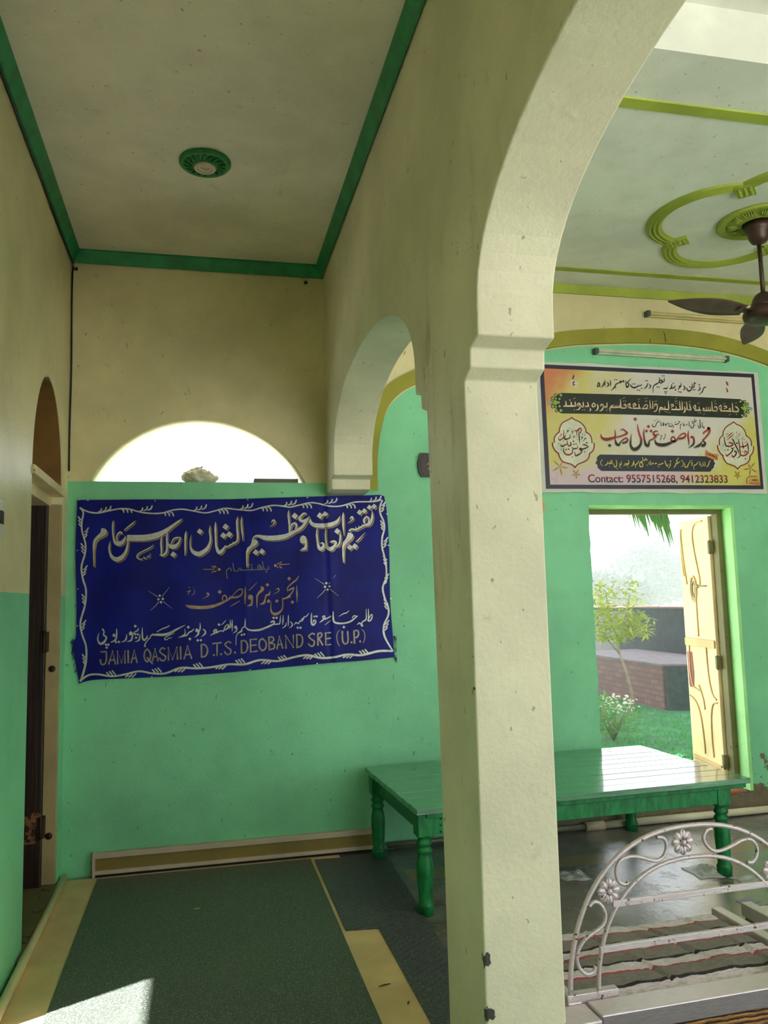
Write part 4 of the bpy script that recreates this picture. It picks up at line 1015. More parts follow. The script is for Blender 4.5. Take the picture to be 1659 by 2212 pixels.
TC = '''s 167 152 4 158 220 28 172 350 26 174 495 12;s 180 480 16 205 385 22 255 352 32 284 384 28 268 440 24;s 482 248 6 440 310 32 392 380 42 330 440 46 240 484 46 150 530 52 50 562 60 0 568 60
s 436 218 12 400 202 26 355 238 34 332 290 44 372 322 42 424 300 32 474 256 6;d 257 242 100
s 490 280 6 500 342 46 560 382 62 700 387 64 820 367 62 900 320 46 942 240 4;d 637 240 100;d 715 218 98
p 375 535 420 553 437 610 440 700 434 757 325 768 397 712 415 662 350 655 330 612 342 562
s 595 428 10 588 520 28 600 640 30 620 722 46 655 742 56 690 702 40 694 655 20;s 640 660 6 672 650 24 690 680 22
s 728 428 10 722 520 28 730 640 28 750 722 44 800 742 62 850 702 42 868 650 22;s 786 642 8 828 626 28 872 632 26 884 662 20 846 692 24;s 860 702 24 910 690 26 936 640 26 945 560 28 951 504 4;d 900 473 96
s 993 186 4 985 260 28 990 400 26 1004 546 5;s 1090 290 8 1118 256 28 1137 275 20 1112 310 14 1058 352 5
d 1240 185 88;d 1310 165 84;d 1388 112 84;d 1456 98 84
s 1427 162 4 1428 250 32 1408 330 38 1370 370 46 1312 382 34 1240 420 28 1180 448 26 1120 440 26 1076 470 26;s 1370 350 24 1380 285 24 1342 254 26 1304 300 28 1312 352 28
s 1275 362 5 1284 405 18;s 1226 386 5 1234 428 18;s 1178 402 5 1188 442 18
p 1062 492 1112 498 1140 520 1142 548 1120 592 1060 642 1012 692 1000 760 1000 850 998 940 988 950 978 850 972 700 986 640 1032 580 1048 540
d 1090 715 94;d 1168 700 94;s 1184 632 14 1230 592 22 1322 490 4'''
VINE = 's 180 1101 3 194 1106.5 3.4 213 1108 3.2 237 1103 3 260 1099 3 280 1100 3 301 1106 3 323 1109 3 348.6 1108.6 3 373 1102 3 394 1100 3 417 1103.6 3 443 1108 3 464 1103.6 3 486 1098 3 514 1100.7 3 543 1102.6 3 564 1097 3 590 1092 3 614 1094 3 626 1095.7 3 647 1091 3 671 1086 3 691 1088.6 3 711 1093.6 3 736 1093 3 764 1085 3 786 1083.6 3 807 1083.6 3 825 1080 2.4;s 172.6 1096.4 3 180 1101 3;s 826 1081 3 821 1093 3.6 821 1108.6 3.6 828.6 1127 3.6 830 1143 3.6 825.7 1160 3.6 825 1180 3.6 830 1201 3.6 834 1220 3.6 834.4 1247 3.6 827 1269 4 831 1291 4 839 1312.5 4 839 1329 4 829.6 1351 4.2 829.6 1370 4.2 837 1387 4 849 1406.5 3;s 849 1406.5 4 817.6 1406.5 5 781 1415 4.6 750 1413.7 4.6 721 1419.7 4.6 692 1421 4.6 663 1415 4.6 634 1419.7 4.6 600.6 1428 4.6 562 1425.8 4.6 528 1435 4.6 494.5 1435 4.4 454.7 1441.5 4.4 422 1443.6 4.4 389.6 1442.6 4.4 357 1454.5 4.2 329 1454.5 4 300.6 1450 4 270 1456.7 4 242 1461 4 211.6 1456.7 4 190 1459 4 172.6 1472 4;s 172.6 1096.4 4 180 1107 4 177 1127 3.4 177 1146 3.6 184.5 1174.5 3.6 183.4 1196 4 176 1224.5 4 179 1250.5 4 185.6 1274.4 4 183.4 1307 4 173.6 1344 4 177 1370 4 185.6 1396 4 185.6 1428.5 4.6 177 1463 5 172.6 1472 4\n'
def sprig(x, y, dx, dy, sx, sy):        # three short leaves leaving the vine at x,y; each next one a step sx,sy on
    t = ''
    for k in range(3):
        px_, py_ = x+sx*k, y+sy*k; l = .8+.14*k
        t += f's {px_:.1f} {py_:.1f} 2 {px_+dx*.5*l+sx*.25:.1f} {py_+dy*.35*l:.1f} 3 {px_+dx*l:.1f} {py_+dy*l:.1f} 3;c {px_+dx*l:.1f} {py_+dy*l:.1f} 1.5\n'
    return t
for x, y in ((212, 1106), (301, 1105), (418, 1103), (518, 1100), (612, 1093), (700, 1089), (795, 1084)): VINE += sprig(x, y, 9, -9, 9, -1.2)
for x, y in ((262, 1100), (352, 1107), (470, 1102), (563, 1097), (650, 1090), (745, 1090)): VINE += sprig(x, y, 7, 8, 7.5, -.8)
for x, y in ((822, 1106), (827, 1183), (829, 1262), (830, 1362)): VINE += sprig(x, y, 8, -8, .8, -6.5)
for x, y in ((830, 1146), (836, 1222), (838, 1316)): VINE += sprig(x, y, -8, -8, .4, -6)
for x, y in ((782, 1414), (686, 1420), (607, 1427), (515, 1434), (424, 1443), (335, 1454), (236, 1460)): VINE += sprig(x, y, -7, -9, 7, -.6)
for x, y in ((748, 1414), (662, 1416), (572, 1427), (473, 1438), (385, 1444), (278, 1456)): VINE += sprig(x, y, -8, 8, 8, -.8)
for x, y in ((181, 1162), (178, 1244), (175, 1362)): VINE += sprig(x, y, 8, -8, .6, -6.5)
for x, y in ((177, 1138), (183, 1196), (185, 1306), (186, 1436)): VINE += sprig(x, y, -8, -8, .4, -6.5)
tiles = ((TA, 180, 1090), (TB, 400, 1090), (TC, 600, 1080))
paint('gold_shadow', sum((shapes(t, x, y, 7, -3, 20, 20) for t, x, y in tiles), []), on_cloth(.0012), M_gold, banner, 'gold drop shadow behind the silver title')
paint('dark_outline', sum((shapes(t, x, y, 7, 3, 7, 7) for t, x, y in tiles), []), on_cloth(.0018), M_out, banner)
paint('title_lettering', sum((shapes(t, x, y, 7) for t, x, y in tiles), []), on_cloth(.0024), M_sil, banner)
paint('vine_border', shapes(VINE, 0, 0, 1), on_cloth(.0020), M_sil, banner)
MIDD = '''s 975 462 4 978 560 24 975 680 22 975 746 4;p 1045 590 1085 600 1096 640 1092 720 1080 762 1000 770 1060 722 1066 676 1020 655 1018 615;s 1035 530 8 1090 475 13 1160 402 4
p 1210 465 1255 473 1267 510 1240 545 1182 590 1166 640 1163 730 1156 805 1147 720 1142 610 1180 545 1214 510;d 1313 443 56;s 1356 535 6 1338 590 26 1294 602 22 1280 660 16 1272 715 26
p 1283 650 1270 737 1190 744 1252 700 1270 655;d 1330 690 62;s 930 508 15 936 560 17 900 610 22 830 632 28 770 630 22 752 612 8;s 775 625 12 830 560 12 880 515 14 930 510 16;s 765 615 14 735 645 20 700 690 20
s 642 692 14 634 640 19 660 602 21 692 622 19 692 665 16 650 696 12;s 780 650 5 745 650 18 720 670 20 640 710 32 540 752 42 420 780 50 280 786 48 150 776 50 72 750 6;d 593 550 66;s 740 776 6 820 731 15 902 683 8
s 392 575 26 425 578 22 412 610 15 333 656 4;s 210 515 6 208 570 11 165 602 8;s 158 522 6 110 546 13 95 541 8;s 150 535 5 120 570 11 114 598 6;s 205 470 3 195 500 6;s 115 492 5 140 476 8 135 492 5;s 1445 515 8 1475 496 18 1490 520 15 1470 552 10 1408 582 4'''
MIDE = '''s 565 452 4 568 560 24 570 640 20 570 712 4;s 600 304 5 562 365 24 500 415 22 432 480 17 424 532 8;s 420 540 8 488 502 26 522 490 18 506 540 16 472 590 18;p 440 596 478 602 468 642 430 638
s 470 590 18 430 630 26 380 652 20 352 650 12;d 452 350 62;d 500 705 56;s 352 638 10 356 740 17 341 820 25 290 870 38 230 886 42 185 850 27 174 780 12 180 694 4;d 265 688 56'''
STAR = 'd 1013 418 44;d 993 473 44;d 1060 467 44;d 1032 517 44;s 838 345 3 980 435 8;s 1158 292 3 1050 430 8;s 870 642 3 940 580 7 1000 510 8;s 1197 612 3 1070 508 8'
paint('subtitle_lettering', shapes(MIDD, 390, 1200, 7)+shapes(MIDE, 560, 1200, 7), on_cloth(.0022), M_brz, banner, 'bronze lettering in the middle of the banner')
paint('star_mark', shapes(STAR, 560, 1200, 7), on_cloth(.0022), M_sil, banner); paint('star_mark', shapes(STAR, 200.4, 1227, 7), on_cloth(.0022), M_sil, banner)
BAH = '''l 14 1325 165 1335 195 1320 212 1275 210 1250 170 1238 95;c 1300 245 14;L 13 1180 212 1250 212;l 14 1180 212 1165 190 1175 150 1195 145 1240 205;l 11 1185 180 1200 165 1215 190 1190 200;L 14 1210 212 1000 218 900 225
l 13 1085 212 1078 185 1075 168;c 1042 142 11;c 1080 138 11;l 14 960 222 920 215 905 190 885 195 870 228 820 236 805 200 792 118;l 14 770 232 760 205 745 188 718 205 695 228 692 260 708 348'''
paint('small_lettering', shapes(BAH, 390, 1200, 7), on_cloth(.0026), M_gry, banner, 'dull grey lettering under the title')
ORN = 'l 9 348 210 510 208;L 13 472 160 505 185;L 13 510 155 538 182;L 10 470 260 500 228;L 11 508 250 542 228;c 584 210 22;c 1433 152 20;l 11 1490 142 1540 136 1645 130;L 11 1462 130 1490 108;L 11 1508 118 1525 96;L 11 1462 170 1475 186;L 15 1500 166 1528 188'
paint('arrow_ornament', shapes(ORN, 390, 1200, 7), on_cloth(.0022), M_gold, banner)
TF = '''s 148 266 20 172 312 20 166 360 20 205 392 24 200 430 26 160 482 36 110 492 28 80 440 20 80 390 14 98 328 4;d 203 508 42;d 238 508 42;d 213 552 42
s 362 266 8 366 330 18 360 400 20 340 440 24 272 475 6;p 320 338 345 355 352 388 320 392 297 370;d 355 468 40;d 398 466 40;s 518 348 6 510 410 20 490 446 20 433 472 4;p 575 303 605 323 612 362 560 368 548 335
s 605 350 18 597 410 22 575 446 22 518 464 4;d 645 350 38;d 683 352 38;d 657 403 38;d 645 228 46;s 690 253 6 685 290 18 640 312 14;s 616 345 12 640 312 12;s 716 348 6 710 410 18 695 446 18 643 464 4
s 752 246 6 752 340 20 756 410 24 786 440 26 815 402 14 832 365 10;s 815 400 12 835 415 14 858 420 12 885 370 16 920 347 20;s 848 425 8 812 470 12 790 510 16 795 542 26;s 905 360 16 980 357 34 1080 357 36 1180 327 32 1280 271 23 1402 211 4
s 968 316 8 1050 271 15 1130 240 15 1167 214 4;s 1240 332 4 1150 371 11 1098 402 13 1094 430 13 1130 430 10 1150 407 8 1170 412 9 1202 394 4
s 1393 268 6 1400 330 14 1372 376 22 1298 397 5;s 1335 388 14 1372 372 26 1420 366 22 1460 321 17 1500 302 16 1537 263 5;d 1447 243 46;d 1472 420 46;p 1580 258 1606 290 1602 322 1558 313 1553 285
s 1602 300 18 1596 350 22 1543 397 4;s 1625 178 5 1626 260 18 1606 312 16;d 1590 442 40;d 1637 440 40'''
TG = '''s 268 342 12 302 370 18 300 412 22 246 457 4;s 378 442 4 420 415 16 450 402 22 432 368 16 470 350 20 472 395 22 512 376 16 542 371 14 575 371 14;d 511 275 44;s 549 279 5 590 241 11 620 205 4
s 572 385 4 582 370 14 602 310 13 642 275 15 657 300 18 620 347 22 586 352 14;s 652 332 16 682 300 22 682 200 5;s 712 198 5 711 290 18 710 377 4;p 755 288 782 300 788 336 755 337 737 315;s 782 320 16 772 370 20 722 407 4
p 852 345 872 365 850 391 800 412 776 460 771 590 763 582 765 460 790 400 832 370;s 907 178 5 906 250 20 900 302 20 870 321 14 850 346 12;s 905 302 14 940 341 20 1000 361 24 1120 356 28 1220 321 26 1310 281 22 1348 258 16
s 1288 246 8 1320 226 24 1352 230 20 1338 260 20;s 1340 272 16 1400 266 20 1432 250 18 1440 133 5;d 1338 172 40;d 1383 172 40;d 855 430 36;d 893 422 36;s 1482 133 5 1479 210 18 1475 282 4;s 1528 243 5 1521 290 16 1468 332 4;s 1560 128 5 1559 220 18 1558 300 4;s 1588 228 8 1616 260 16 1616 290 18 1573 330 4'''
TH_ = '''s 318 352 4 340 316 16 375 326 18 396 305 16 412 278 10;s 400 300 12 440 276 22 470 226 15 492 226 13 512 205 12 541 170 4;d 440 262 36;d 370 392 40;d 412 392 40
s 580 166 5 575 240 20 578 320 24 602 347 32 637 320 18 640 284 15 616 279 17 606 312 15;d 620 222 36;d 655 220 36
s 698 317 4 735 286 18 762 265 18 745 226 15 776 216 17 782 260 22 820 246 15 862 226 26;d 862 222 34;s 778 352 4 830 311 9 877 276 4;s 905 143 6 905 230 20 916 296 24 960 321 24 1060 326 22 1160 301 22 1230 251 20 1282 210 4
s 1193 247 8 1220 213 15 1262 219 13;s 993 222 4 1060 181 13 1110 165 13 1152 128 4;d 1068 382 42;s 1268 347 4 1300 321 18 1330 336 22 1350 301 16 1385 281 18 1406 250 16 1405 108 5;s 1440 103 5 1441 200 16 1440 285 12;s 1428 290 15 1460 226 13 1490 190 13 1497 230 16 1470 281 20 1434 292 14;d 1343 358 42'''
paint('line_lettering', shapes(TF, 200, 1320, 7, 1)+shapes(TG, 400, 1310, 7, 1)+shapes(TH_, 590, 1300, 7, 1), on_cloth(.0024), M_sil, banner)
LF = '''L 24 125 616 208 614;l 24 208 614 206 750 175 805 130 798 118 738;L 24 245 800 302 606 345 800;L 22 266 742 330 738;L 24 380 795 377 608 437 778 490 605 490 790;L 24 537 600 540 780;L 24 585 780 630 592 672 775;L 22 606 716 658 712
l 24 828 572 874 640 870 720 822 765 782 700 792 610 828 572;L 24 826 706 904 794;L 24 905 755 945 572 990 750;L 22 922 692 974 686;l 24 1090 572 1052 556 1016 606 1052 648 1106 690 1086 742 1042 746 1014 712
L 24 1150 740 1146 556 1211 728 1275 548 1285 724;L 24 1330 542 1335 720;L 24 1385 720 1437 527 1495 712;L 22 1406 662 1474 652'''
LG = '''L 24 245 578 247 765;l 24 245 578 300 582 340 660 310 745 247 765;c 435 735 17;L 24 418 562 544 548;L 24 482 558 482 740;c 543 722 17;l 24 690 550 650 532 602 575 642 622 690 660 680 712 632 726 595 686;c 752 697 17
L 24 850 520 852 705;l 24 850 520 910 522 945 600 915 688 852 705;L 24 1078 494 986 502 990 688 1085 676;L 22 990 592 1070 582;l 24 1170 486 1222 545 1216 630 1165 666 1122 610 1126 522 1170 486
L 24 1265 466 1272 655;l 24 1265 466 1325 466 1338 512 1282 554;l 24 1282 554 1345 572 1344 632 1272 655;L 24 1390 640 1425 452 1475 630;L 22 1402 580 1460 570;L 24 1525 630 1520 442 1635 618 1635 436'''
LH_ = '''L 24 355 496 360 690;l 24 355 496 420 506 445 580 420 664 360 690;l 24 620 492 590 476 536 520 572 562 620 600 610 655 572 670 532 636;L 24 675 480 675 655;l 24 675 480 722 472 734 510 686 558;L 24 694 560 745 650
L 24 868 466 790 472 796 650 870 645;L 22 796 560 868 549;s 1012 422 5 966 480 11 962 560 11 980 630 11 1012 677 5;l 24 1045 450 1050 588 1086 635 1130 598 1125 450;c 1183 612 17
L 24 1220 440 1228 625;l 24 1220 440 1276 436 1290 488 1266 534 1226 536;c 1313 598 15;s 1333 408 5 1375 460 11 1385 530 11 1370 600 11 1348 627 4'''
paint('latin_lettering', shapes(LF, 200, 1320, 7)+shapes(LG, 400, 1310, 7)+shapes(LH_, 590, 1300, 7), on_cloth(.0024), silver('taupe_paint', srgb(164, 150, 132), srgb(134, 120, 104)), banner, 'taupe capital lettering along the bottom')

# ---------------------------------------------------------------- printed banner over the doorway
YB2 = D-.008
def on_print(lift):
    def f(x, y):
        p = pix(1, YB2, x, y); p.y = YB2-.002-lift; return p
    return f
pb = thing('printed_banner', 'printed white and yellow banner with dark border on green wall above the hall doorway', 'banner')
def sheet(name, tl, tr, br, bl, lift, mat, wob=0, n=60, mm=14):
    random.seed(2); b = MB(); g = []; f = on_print(lift)
    for j in range(mm+1):
        v = j/mm; row = []
        for i in range(n+1):
            u = i/n; x = (1-v)*((1-u)*tl[0]+u*tr[0])+v*((1-u)*bl[0]+u*br[0]); y = (1-v)*((1-u)*tl[1]+u*tr[1])+v*((1-u)*bl[1]+u*br[1])
            if wob and j in (0, mm): y += wob*(math.sin(u*19+j)*.6+math.sin(u*47+j*2)*.4)
            row.append(b.bm.verts.new(f(x, y)))
        g.append(row)
    for j in range(mm):
        for i in range(n): b.bm.faces.new((g[j][i], g[j+1][i], g[j+1][i+1], g[j][i+1])).smooth = True
    return b.build(name, mat, pb, fix=False)
sheet('sheet', (1157, 780), (1637, 805), (1657.5, 1066), (1165, 1063.5), 0, plain('print_white', srgb(206, 206, 198), .5, .05, 6), 1.6)
sheet('border', (1165, 787), (1628, 808), (1649, 1057), (1179, 1056), .0010, plain('print_navy', srgb(36, 32, 62), .4, .1, 6))
N = NT('print_wash'); x, y, z = N.xyz(); u = N.math('DIVIDE', N.math('SUBTRACT', x, 2.27), 1.62); v = N.math('DIVIDE', N.math('SUBTRACT', z, 2.23), .79); nz = N.noise(5, 6, .65); wob = N.math('MULTIPLY', N.math('SUBTRACT', nz, .5), .5)
c = srgb(214, 208, 202)
yl = N.ramp(N.math('ADD', N.math('SUBTRACT', .42, u), N.math('ADD', wob, N.math('MULTIPLY', v, .06))), .0, .3); c = N.mix(yl, c, srgb(206, 196, 120))
og = N.ramp(N.math('ADD', N.math('SUBTRACT', N.math('MULTIPLY', v, .7), N.math('MULTIPLY', u, 1.8)), N.math('MULTIPLY', wob, .8)), .32, .6); c = N.mix(og, c, srgb(206, 128, 86))
pk = N.ramp(N.math('ADD', N.math('SUBTRACT', .30, v), wob), .0, .2); pk = N.math('MULTIPLY', pk, N.math('LESS_THAN', u, .8)); c = N.mix(pk, c, srgb(206, 184, 196))
y2 = N.ramp(N.math('ADD', N.math('SUBTRACT', N.math('SUBTRACT', u, .55), N.math('MULTIPLY', v, .55)), wob), -.05, .2); c = N.mix(y2, c, srgb(206, 198, 104))
o2 = N.ramp(N.math('ADD', N.math('SUBTRACT', N.math('SUBTRACT', u, .86), v), N.math('MULTIPLY', wob, .6)), -.06, .1); c = N.mix(o2, c, srgb(206, 150, 84))
N.color(c); N.rough(.45)
sheet('artwork', (1174, 796), (1622, 816), (1642, 1048.7), (1188, 1047), .0020, N.m)
M_pk = plain('print_black', srgb(22, 18, 20), .45); M_red = plain('print_red', srgb(150, 22, 26), .45); M_tan = plain('print_tan', srgb(226, 200, 166), .45); M_dg = plain('print_darkgreen', srgb(22, 34, 24), .45)
M_dn = plain('print_darkblue', srgb(24, 34, 56), .45); M_yl = plain('print_yellow', srgb(214, 200, 70), .45); M_pal = plain('print_pale', srgb(206, 208, 186), .45); M_gp = plain('print_petal', srgb(166, 132, 60), .5); M_lg = plain('print_lime', srgb(152, 186, 78), .5)
PILL = 'p 1206 851 1212 849 1300 851.5 1420 854.5 1520 858.6 1598 862.5 1604 866 1608 873 1608 894 1604 902 1598 904 1500 900.5 1400 897 1300 894.6 1212 893.6 1206 890 1202 884 1201 858'
paint('title_panel', shapes(PILL, 0, 0, 1), on_print(.0030), M_dg, pb)
BP = 'p 50 110 75 82 95 72 700 80 1490 95 1515 120 1545 130 1548 160 1565 185 1550 210 1545 240 1520 265 1500 292 700 286 110 283 85 262 60 240 58 205 30 180 52 150'
paint('name_panel', shapes(BP, 1280, 970, 5.925), on_print(.0030), M_dn, pb)
L1A = '''s 80 112 12 100 140 16 95 170 19 68 180 12 70 150 10 86 122 10;s 166 113 5 157 155 15 140 176 13 110 189 4;s 182 78 5 180 130 14 180 172 4;s 213 108 8 236 140 14 231 166 16 201 186 4;s 265 78 5 265 130 14 265 177 4
s 352 140 14 327 180 15 300 215 13 270 237 4;d 340 195 24;d 330 75 20;d 358 75 20;s 470 98 18 440 106 15 410 98 17 421 116 15 380 126 15 345 142 13;d 462 92 28;s 498 88 5 500 150 15 516 186 20 538 165 10;s 573 60 6 530 106 13 511 120 11 541 140 16 531 180 15 503 196 12
s 568 143 6 580 176 18 620 196 22 670 181 18 694 160 11;d 602 140 20;d 632 140 20;s 688 172 10 720 166 13 742 143 6;d 675 232 22;d 703 234 22;d 735 205 22;s 830 123 5 821 160 14 800 191 15 770 211 4;d 797 90 20;d 823 92 20;s 853 150 16 872 165 14 866 191 15 838 211 4
s 982 130 16 955 141 18 925 161 15 911 190 11 908 272 5;s 1005 38 5 1009 85 14 1000 111 13 980 128 13;s 1050 75 18 1030 90 15 1052 111 16 1020 126 13 1003 116 10;s 1048 112 12 1076 95 14 1079 43 5;d 1050 17 20;d 1076 17 20;d 970 185 22;d 1000 187 22
s 1058 217 4 1085 206 16 1110 211 16 1130 183 6;d 1085 258 22;d 1112 258 22;d 1098 285 22;s 1188 143 8 1188 180 14 1170 208 14 1153 221 5;s 1170 205 14 1225 196 16 1247 163 6;d 1212 130 22;d 1247 228 24;s 1330 123 5 1329 165 14 1313 190 16 1283 227 5;s 1300 168 20 1316 184 14;d 1300 258 22;d 1328 262 22
s 1368 163 8 1390 195 15 1384 216 16 1360 234 4;s 1418 188 5 1426 226 15 1450 246 22 1482 226 16 1496 180 12 1506 128 6;s 1496 194 11 1527 180 14 1531 108 5;d 1545 130 24;d 1463 185 22;d 1515 225 20;d 1540 227 20'''
L1B = 's 845 248 6 847 285 15 836 301 13 810 314 4;d 838 222 22;s 942 248 5 926 266 12 914 254 9 902 276 13 892 300 13 880 331 13 836 370 4'
BANI = '''s 760 138 5 755 165 9 775 176 11 800 161 9 810 130 9 830 105 9 852 95 14;d 820 68 14;d 783 90 12;d 797 88 12;s 870 103 5 874 150 9 880 167 6;s 900 108 5 905 161 11 916 113 5;s 925 150 9 946 134 12 940 162 9;s 962 125 12 986 130 6
s 983 138 5 990 166 11 1025 166 9 1032 143 6;s 1048 153 9 1040 192 5;s 1060 141 9 1090 141 11 1112 130 9 1136 103 5;s 1136 103 5 1108 99 8;d 1003 135 11;d 1017 135 11;d 1075 110 12;s 1140 217 4 1142 150 9 1157 139 11;s 1175 113 4 1186 166 9;s 1196 128 4 1190 167 9;s 1213 152 9 1242 139 6;s 1262 98 4 1263 172 9
s 1290 148 4 1285 186 11 1315 186 11 1326 130 9 1300 119 9 1320 88 6;s 1340 63 4 1331 121 9;s 1362 88 14 1338 111 9;d 1350 155 13;d 1376 130 11;d 1376 160 11;s 1408 73 8 1413 130 9 1420 181 11 1394 186 11 1394 148 5;s 1440 108 4 1446 171 9 1466 196 6;s 1466 163 5 1467 197 9'''
paint('line_lettering', shapes(L1A, 1280, 810, 7, 1)+shapes(L1B, 1390, 800, 7, 1)+shapes(BANI, 1290, 895, 6.381, .5), on_print(.0040), M_pk, pb)
T1 = '''L 28 262 228 436 228;s 283 148 12 294 185 24 292 225 28;s 368 165 20 376 222 26;d 352 137 26;s 430 162 18 436 222 26;d 420 285 24;L 9 400 120 436 102;s 462 215 20 478 188 22 504 196 24 506 235 26 492 272 26 446 287 10;L 22 465 215 500 225
s 553 165 18 556 228 26;L 28 510 235 556 235;d 545 287 22;d 572 287 22;s 616 165 14 631 222 26;L 28 590 232 630 232;s 652 258 10 666 285 22 646 302 10;l 20 710 180 737 218 702 242 686 216 710 184;s 763 198 14 776 240 26 765 282 24 736 300 10
s 815 232 16 822 206 22 848 206 22 852 250 26 830 292 24 796 302 10;s 912 176 16 912 240 26;L 28 850 240 910 242;d 895 275 18;d 925 275 18;d 910 298 18;s 1008 214 18 975 236 28 956 270 20 965 327 6;L 24 970 250 1102 246;s 1030 210 10 1036 245 20;s 1060 210 10 1066 245 20;s 1094 208 12 1098 245 20
s 1114 122 12 1121 255 26;l 22 1182 198 1200 228 1196 256;L 24 1130 258 1196 259;s 1164 222 14 1184 200 20;d 1162 150 22;d 1190 152 22;L 9 1145 115 1186 98;l 18 1222 218 1256 190 1254 244 1226 234;L 24 1240 250 1300 262;s 1300 215 16 1328 190 22 1348 214 18 1302 238 20;L 24 1290 262 1440 262
s 1394 196 18 1401 260 24;d 1392 160 22;L 9 1375 130 1411 118;l 18 1462 244 1498 205 1528 226 1506 256;L 24 1430 265 1575 266;l 10 1485 148 1500 160 1520 148;L 9 1485 118 1522 105'''
T2 = '''s 18 138 12 30 268 26;L 24 -8 268 30 270;s 60 148 12 66 268 24;l 20 92 226 100 200 126 206 132 250 116 296 84 312;L 9 88 160 126 149;s 222 258 18 184 252 30 165 286 20 166 348 6;L 26 190 276 335 280;s 245 232 12 246 276 20;d 251 313 20;d 279 316 20;s 297 147 12 306 278 26;L 9 298 331 330 315
s 334 218 14 360 204 22 377 225 16 338 248 18;L 26 320 278 486 282;s 414 232 14 419 282 22;d 404 185 20;d 431 187 20;l 10 400 148 415 159 436 146;L 9 400 120 434 104;s 468 152 12 479 284 26;s 505 156 12 511 287 24;s 538 232 12 551 270 24 545 312 24 521 332 8;l 8 530 186 546 170 545 190;s 575 158 12 583 287 24
s 618 192 14 636 275 26;L 26 605 286 636 287;L 9 605 170 637 155;l 18 678 244 706 214 708 268 680 256;L 26 700 290 815 293;s 764 236 14 767 287 22;L 9 740 195 772 181;d 761 331 20;d 789 333 20;c 832 268 18;L 9 825 356 857 341;L 26 800 295 940 297;s 870 240 10 876 290 18;s 900 240 10 906 290 18;s 930 242 10 936 290 18
s 955 157 12 963 298 26;l 22 1004 236 1032 248 1036 296;L 26 975 300 1034 302;s 996 262 14 1006 238 20;d 999 193 22;d 1027 195 22;L 9 985 160 1017 145;l 18 1063 244 1091 214 1097 278 1068 266;L 26 1090 298 1245 306;s 1134 238 14 1160 227 22 1183 250 16 1138 266 18;L 9 1125 200 1160 187;c 1226 274 18;L 9 1213 366 1247 351
s 1265 177 12 1273 307 26;L 26 1280 312 1350 311;s 1304 236 12 1332 246 26 1366 290 16;s 1366 288 14 1350 306 28;d 1327 352 24;L 9 1305 190 1337 177'''
paint('title_lettering', shapes(T1, 1180, 845, 7, -2.5)+shapes(T2, 1400, 845, 7, -2.5), on_print(.0040), M_tan, pb, 'tan lettering on the dark green panel')
NAME = '''s 45 272 6 56 322 32 110 347 46 180 337 42 240 312 26 240 245 14 235 212 5;d 165 430 50;s 238 318 12 246 372 26 262 412 38 292 425 32 312 390 18 350 351 20 392 331 22 412 356 24 390 386 28 338 397 26
s 313 222 6 347 209 20 386 236 22 404 262 26 350 291 24 290 311 20 240 322 16;s 548 136 6 556 200 20 576 280 24 597 340 28 592 412 32 546 472 48 490 482 46 455 430 32 455 360 22 466 272 5;d 517 68 50
s 640 197 5 634 280 22 646 362 28 666 422 36 692 436 36 707 400 24 716 366 18 770 336 20 806 300 28;s 832 238 8 800 234 20 768 260 24 790 292 26 848 268 8;d 700 170 44;d 672 230 44;d 735 232 44
L 5 865 290 885 294 866 345;l 5 930 275 926 315 905 342;s 790 342 6 802 396 32 850 422 46 930 422 46 1000 397 36 1062 366 22;l 20 1052 378 1012 358 1022 320 1050 315 1068 350 1056 376;d 1030 235 50
s 1056 384 18 1094 352 20 1110 318 14 1150 280 18 1196 264 20 1213 291 24 1180 327 28 1112 338 28;s 1251 222 5 1244 290 22 1253 362 22 1256 428 5;s 1284 330 18 1292 310 24 1316 322 28 1327 372 26 1310 422 28 1250 463 5
s 1532 178 30 1520 212 24 1472 246 20 1452 272 18;s 1512 200 30 1536 196 30 1538 250 24 1502 302 22 1466 342 20 1444 366 22;s 1444 366 20 1480 394 28 1462 428 42 1426 434 34;s 1436 378 16 1416 412 26 1386 436 36 1320 463 5'''
N = NT('print_red_to_black'); x, y, z = N.xyz(); zm = pix(1, YB2, 1420, 951).z
N.color(N.mix(N.ramp(N.math('SUBTRACT', z, N.math('MULTIPLY', N.math('SUBTRACT', x, 3.1), .01)), zm-.028, zm+.024), srgb(34, 20, 22), srgb(160, 24, 28))); N.rough(.45)
paint('name_outline', shapes(NAME, 1290, 895, 6.381, 5, 3, 5), on_print(.0034), plain('print_shadow', srgb(120, 120, 108), .5), pb)
paint('name_outline', shapes(NAME, 1290, 895, 6.381, 5), on_print(.0040), M_pal, pb)
paint('name_lettering', shapes(NAME, 1290, 895, 6.381), on_print(.0046), N.m, pb, 'large name lettering shading from red to black')
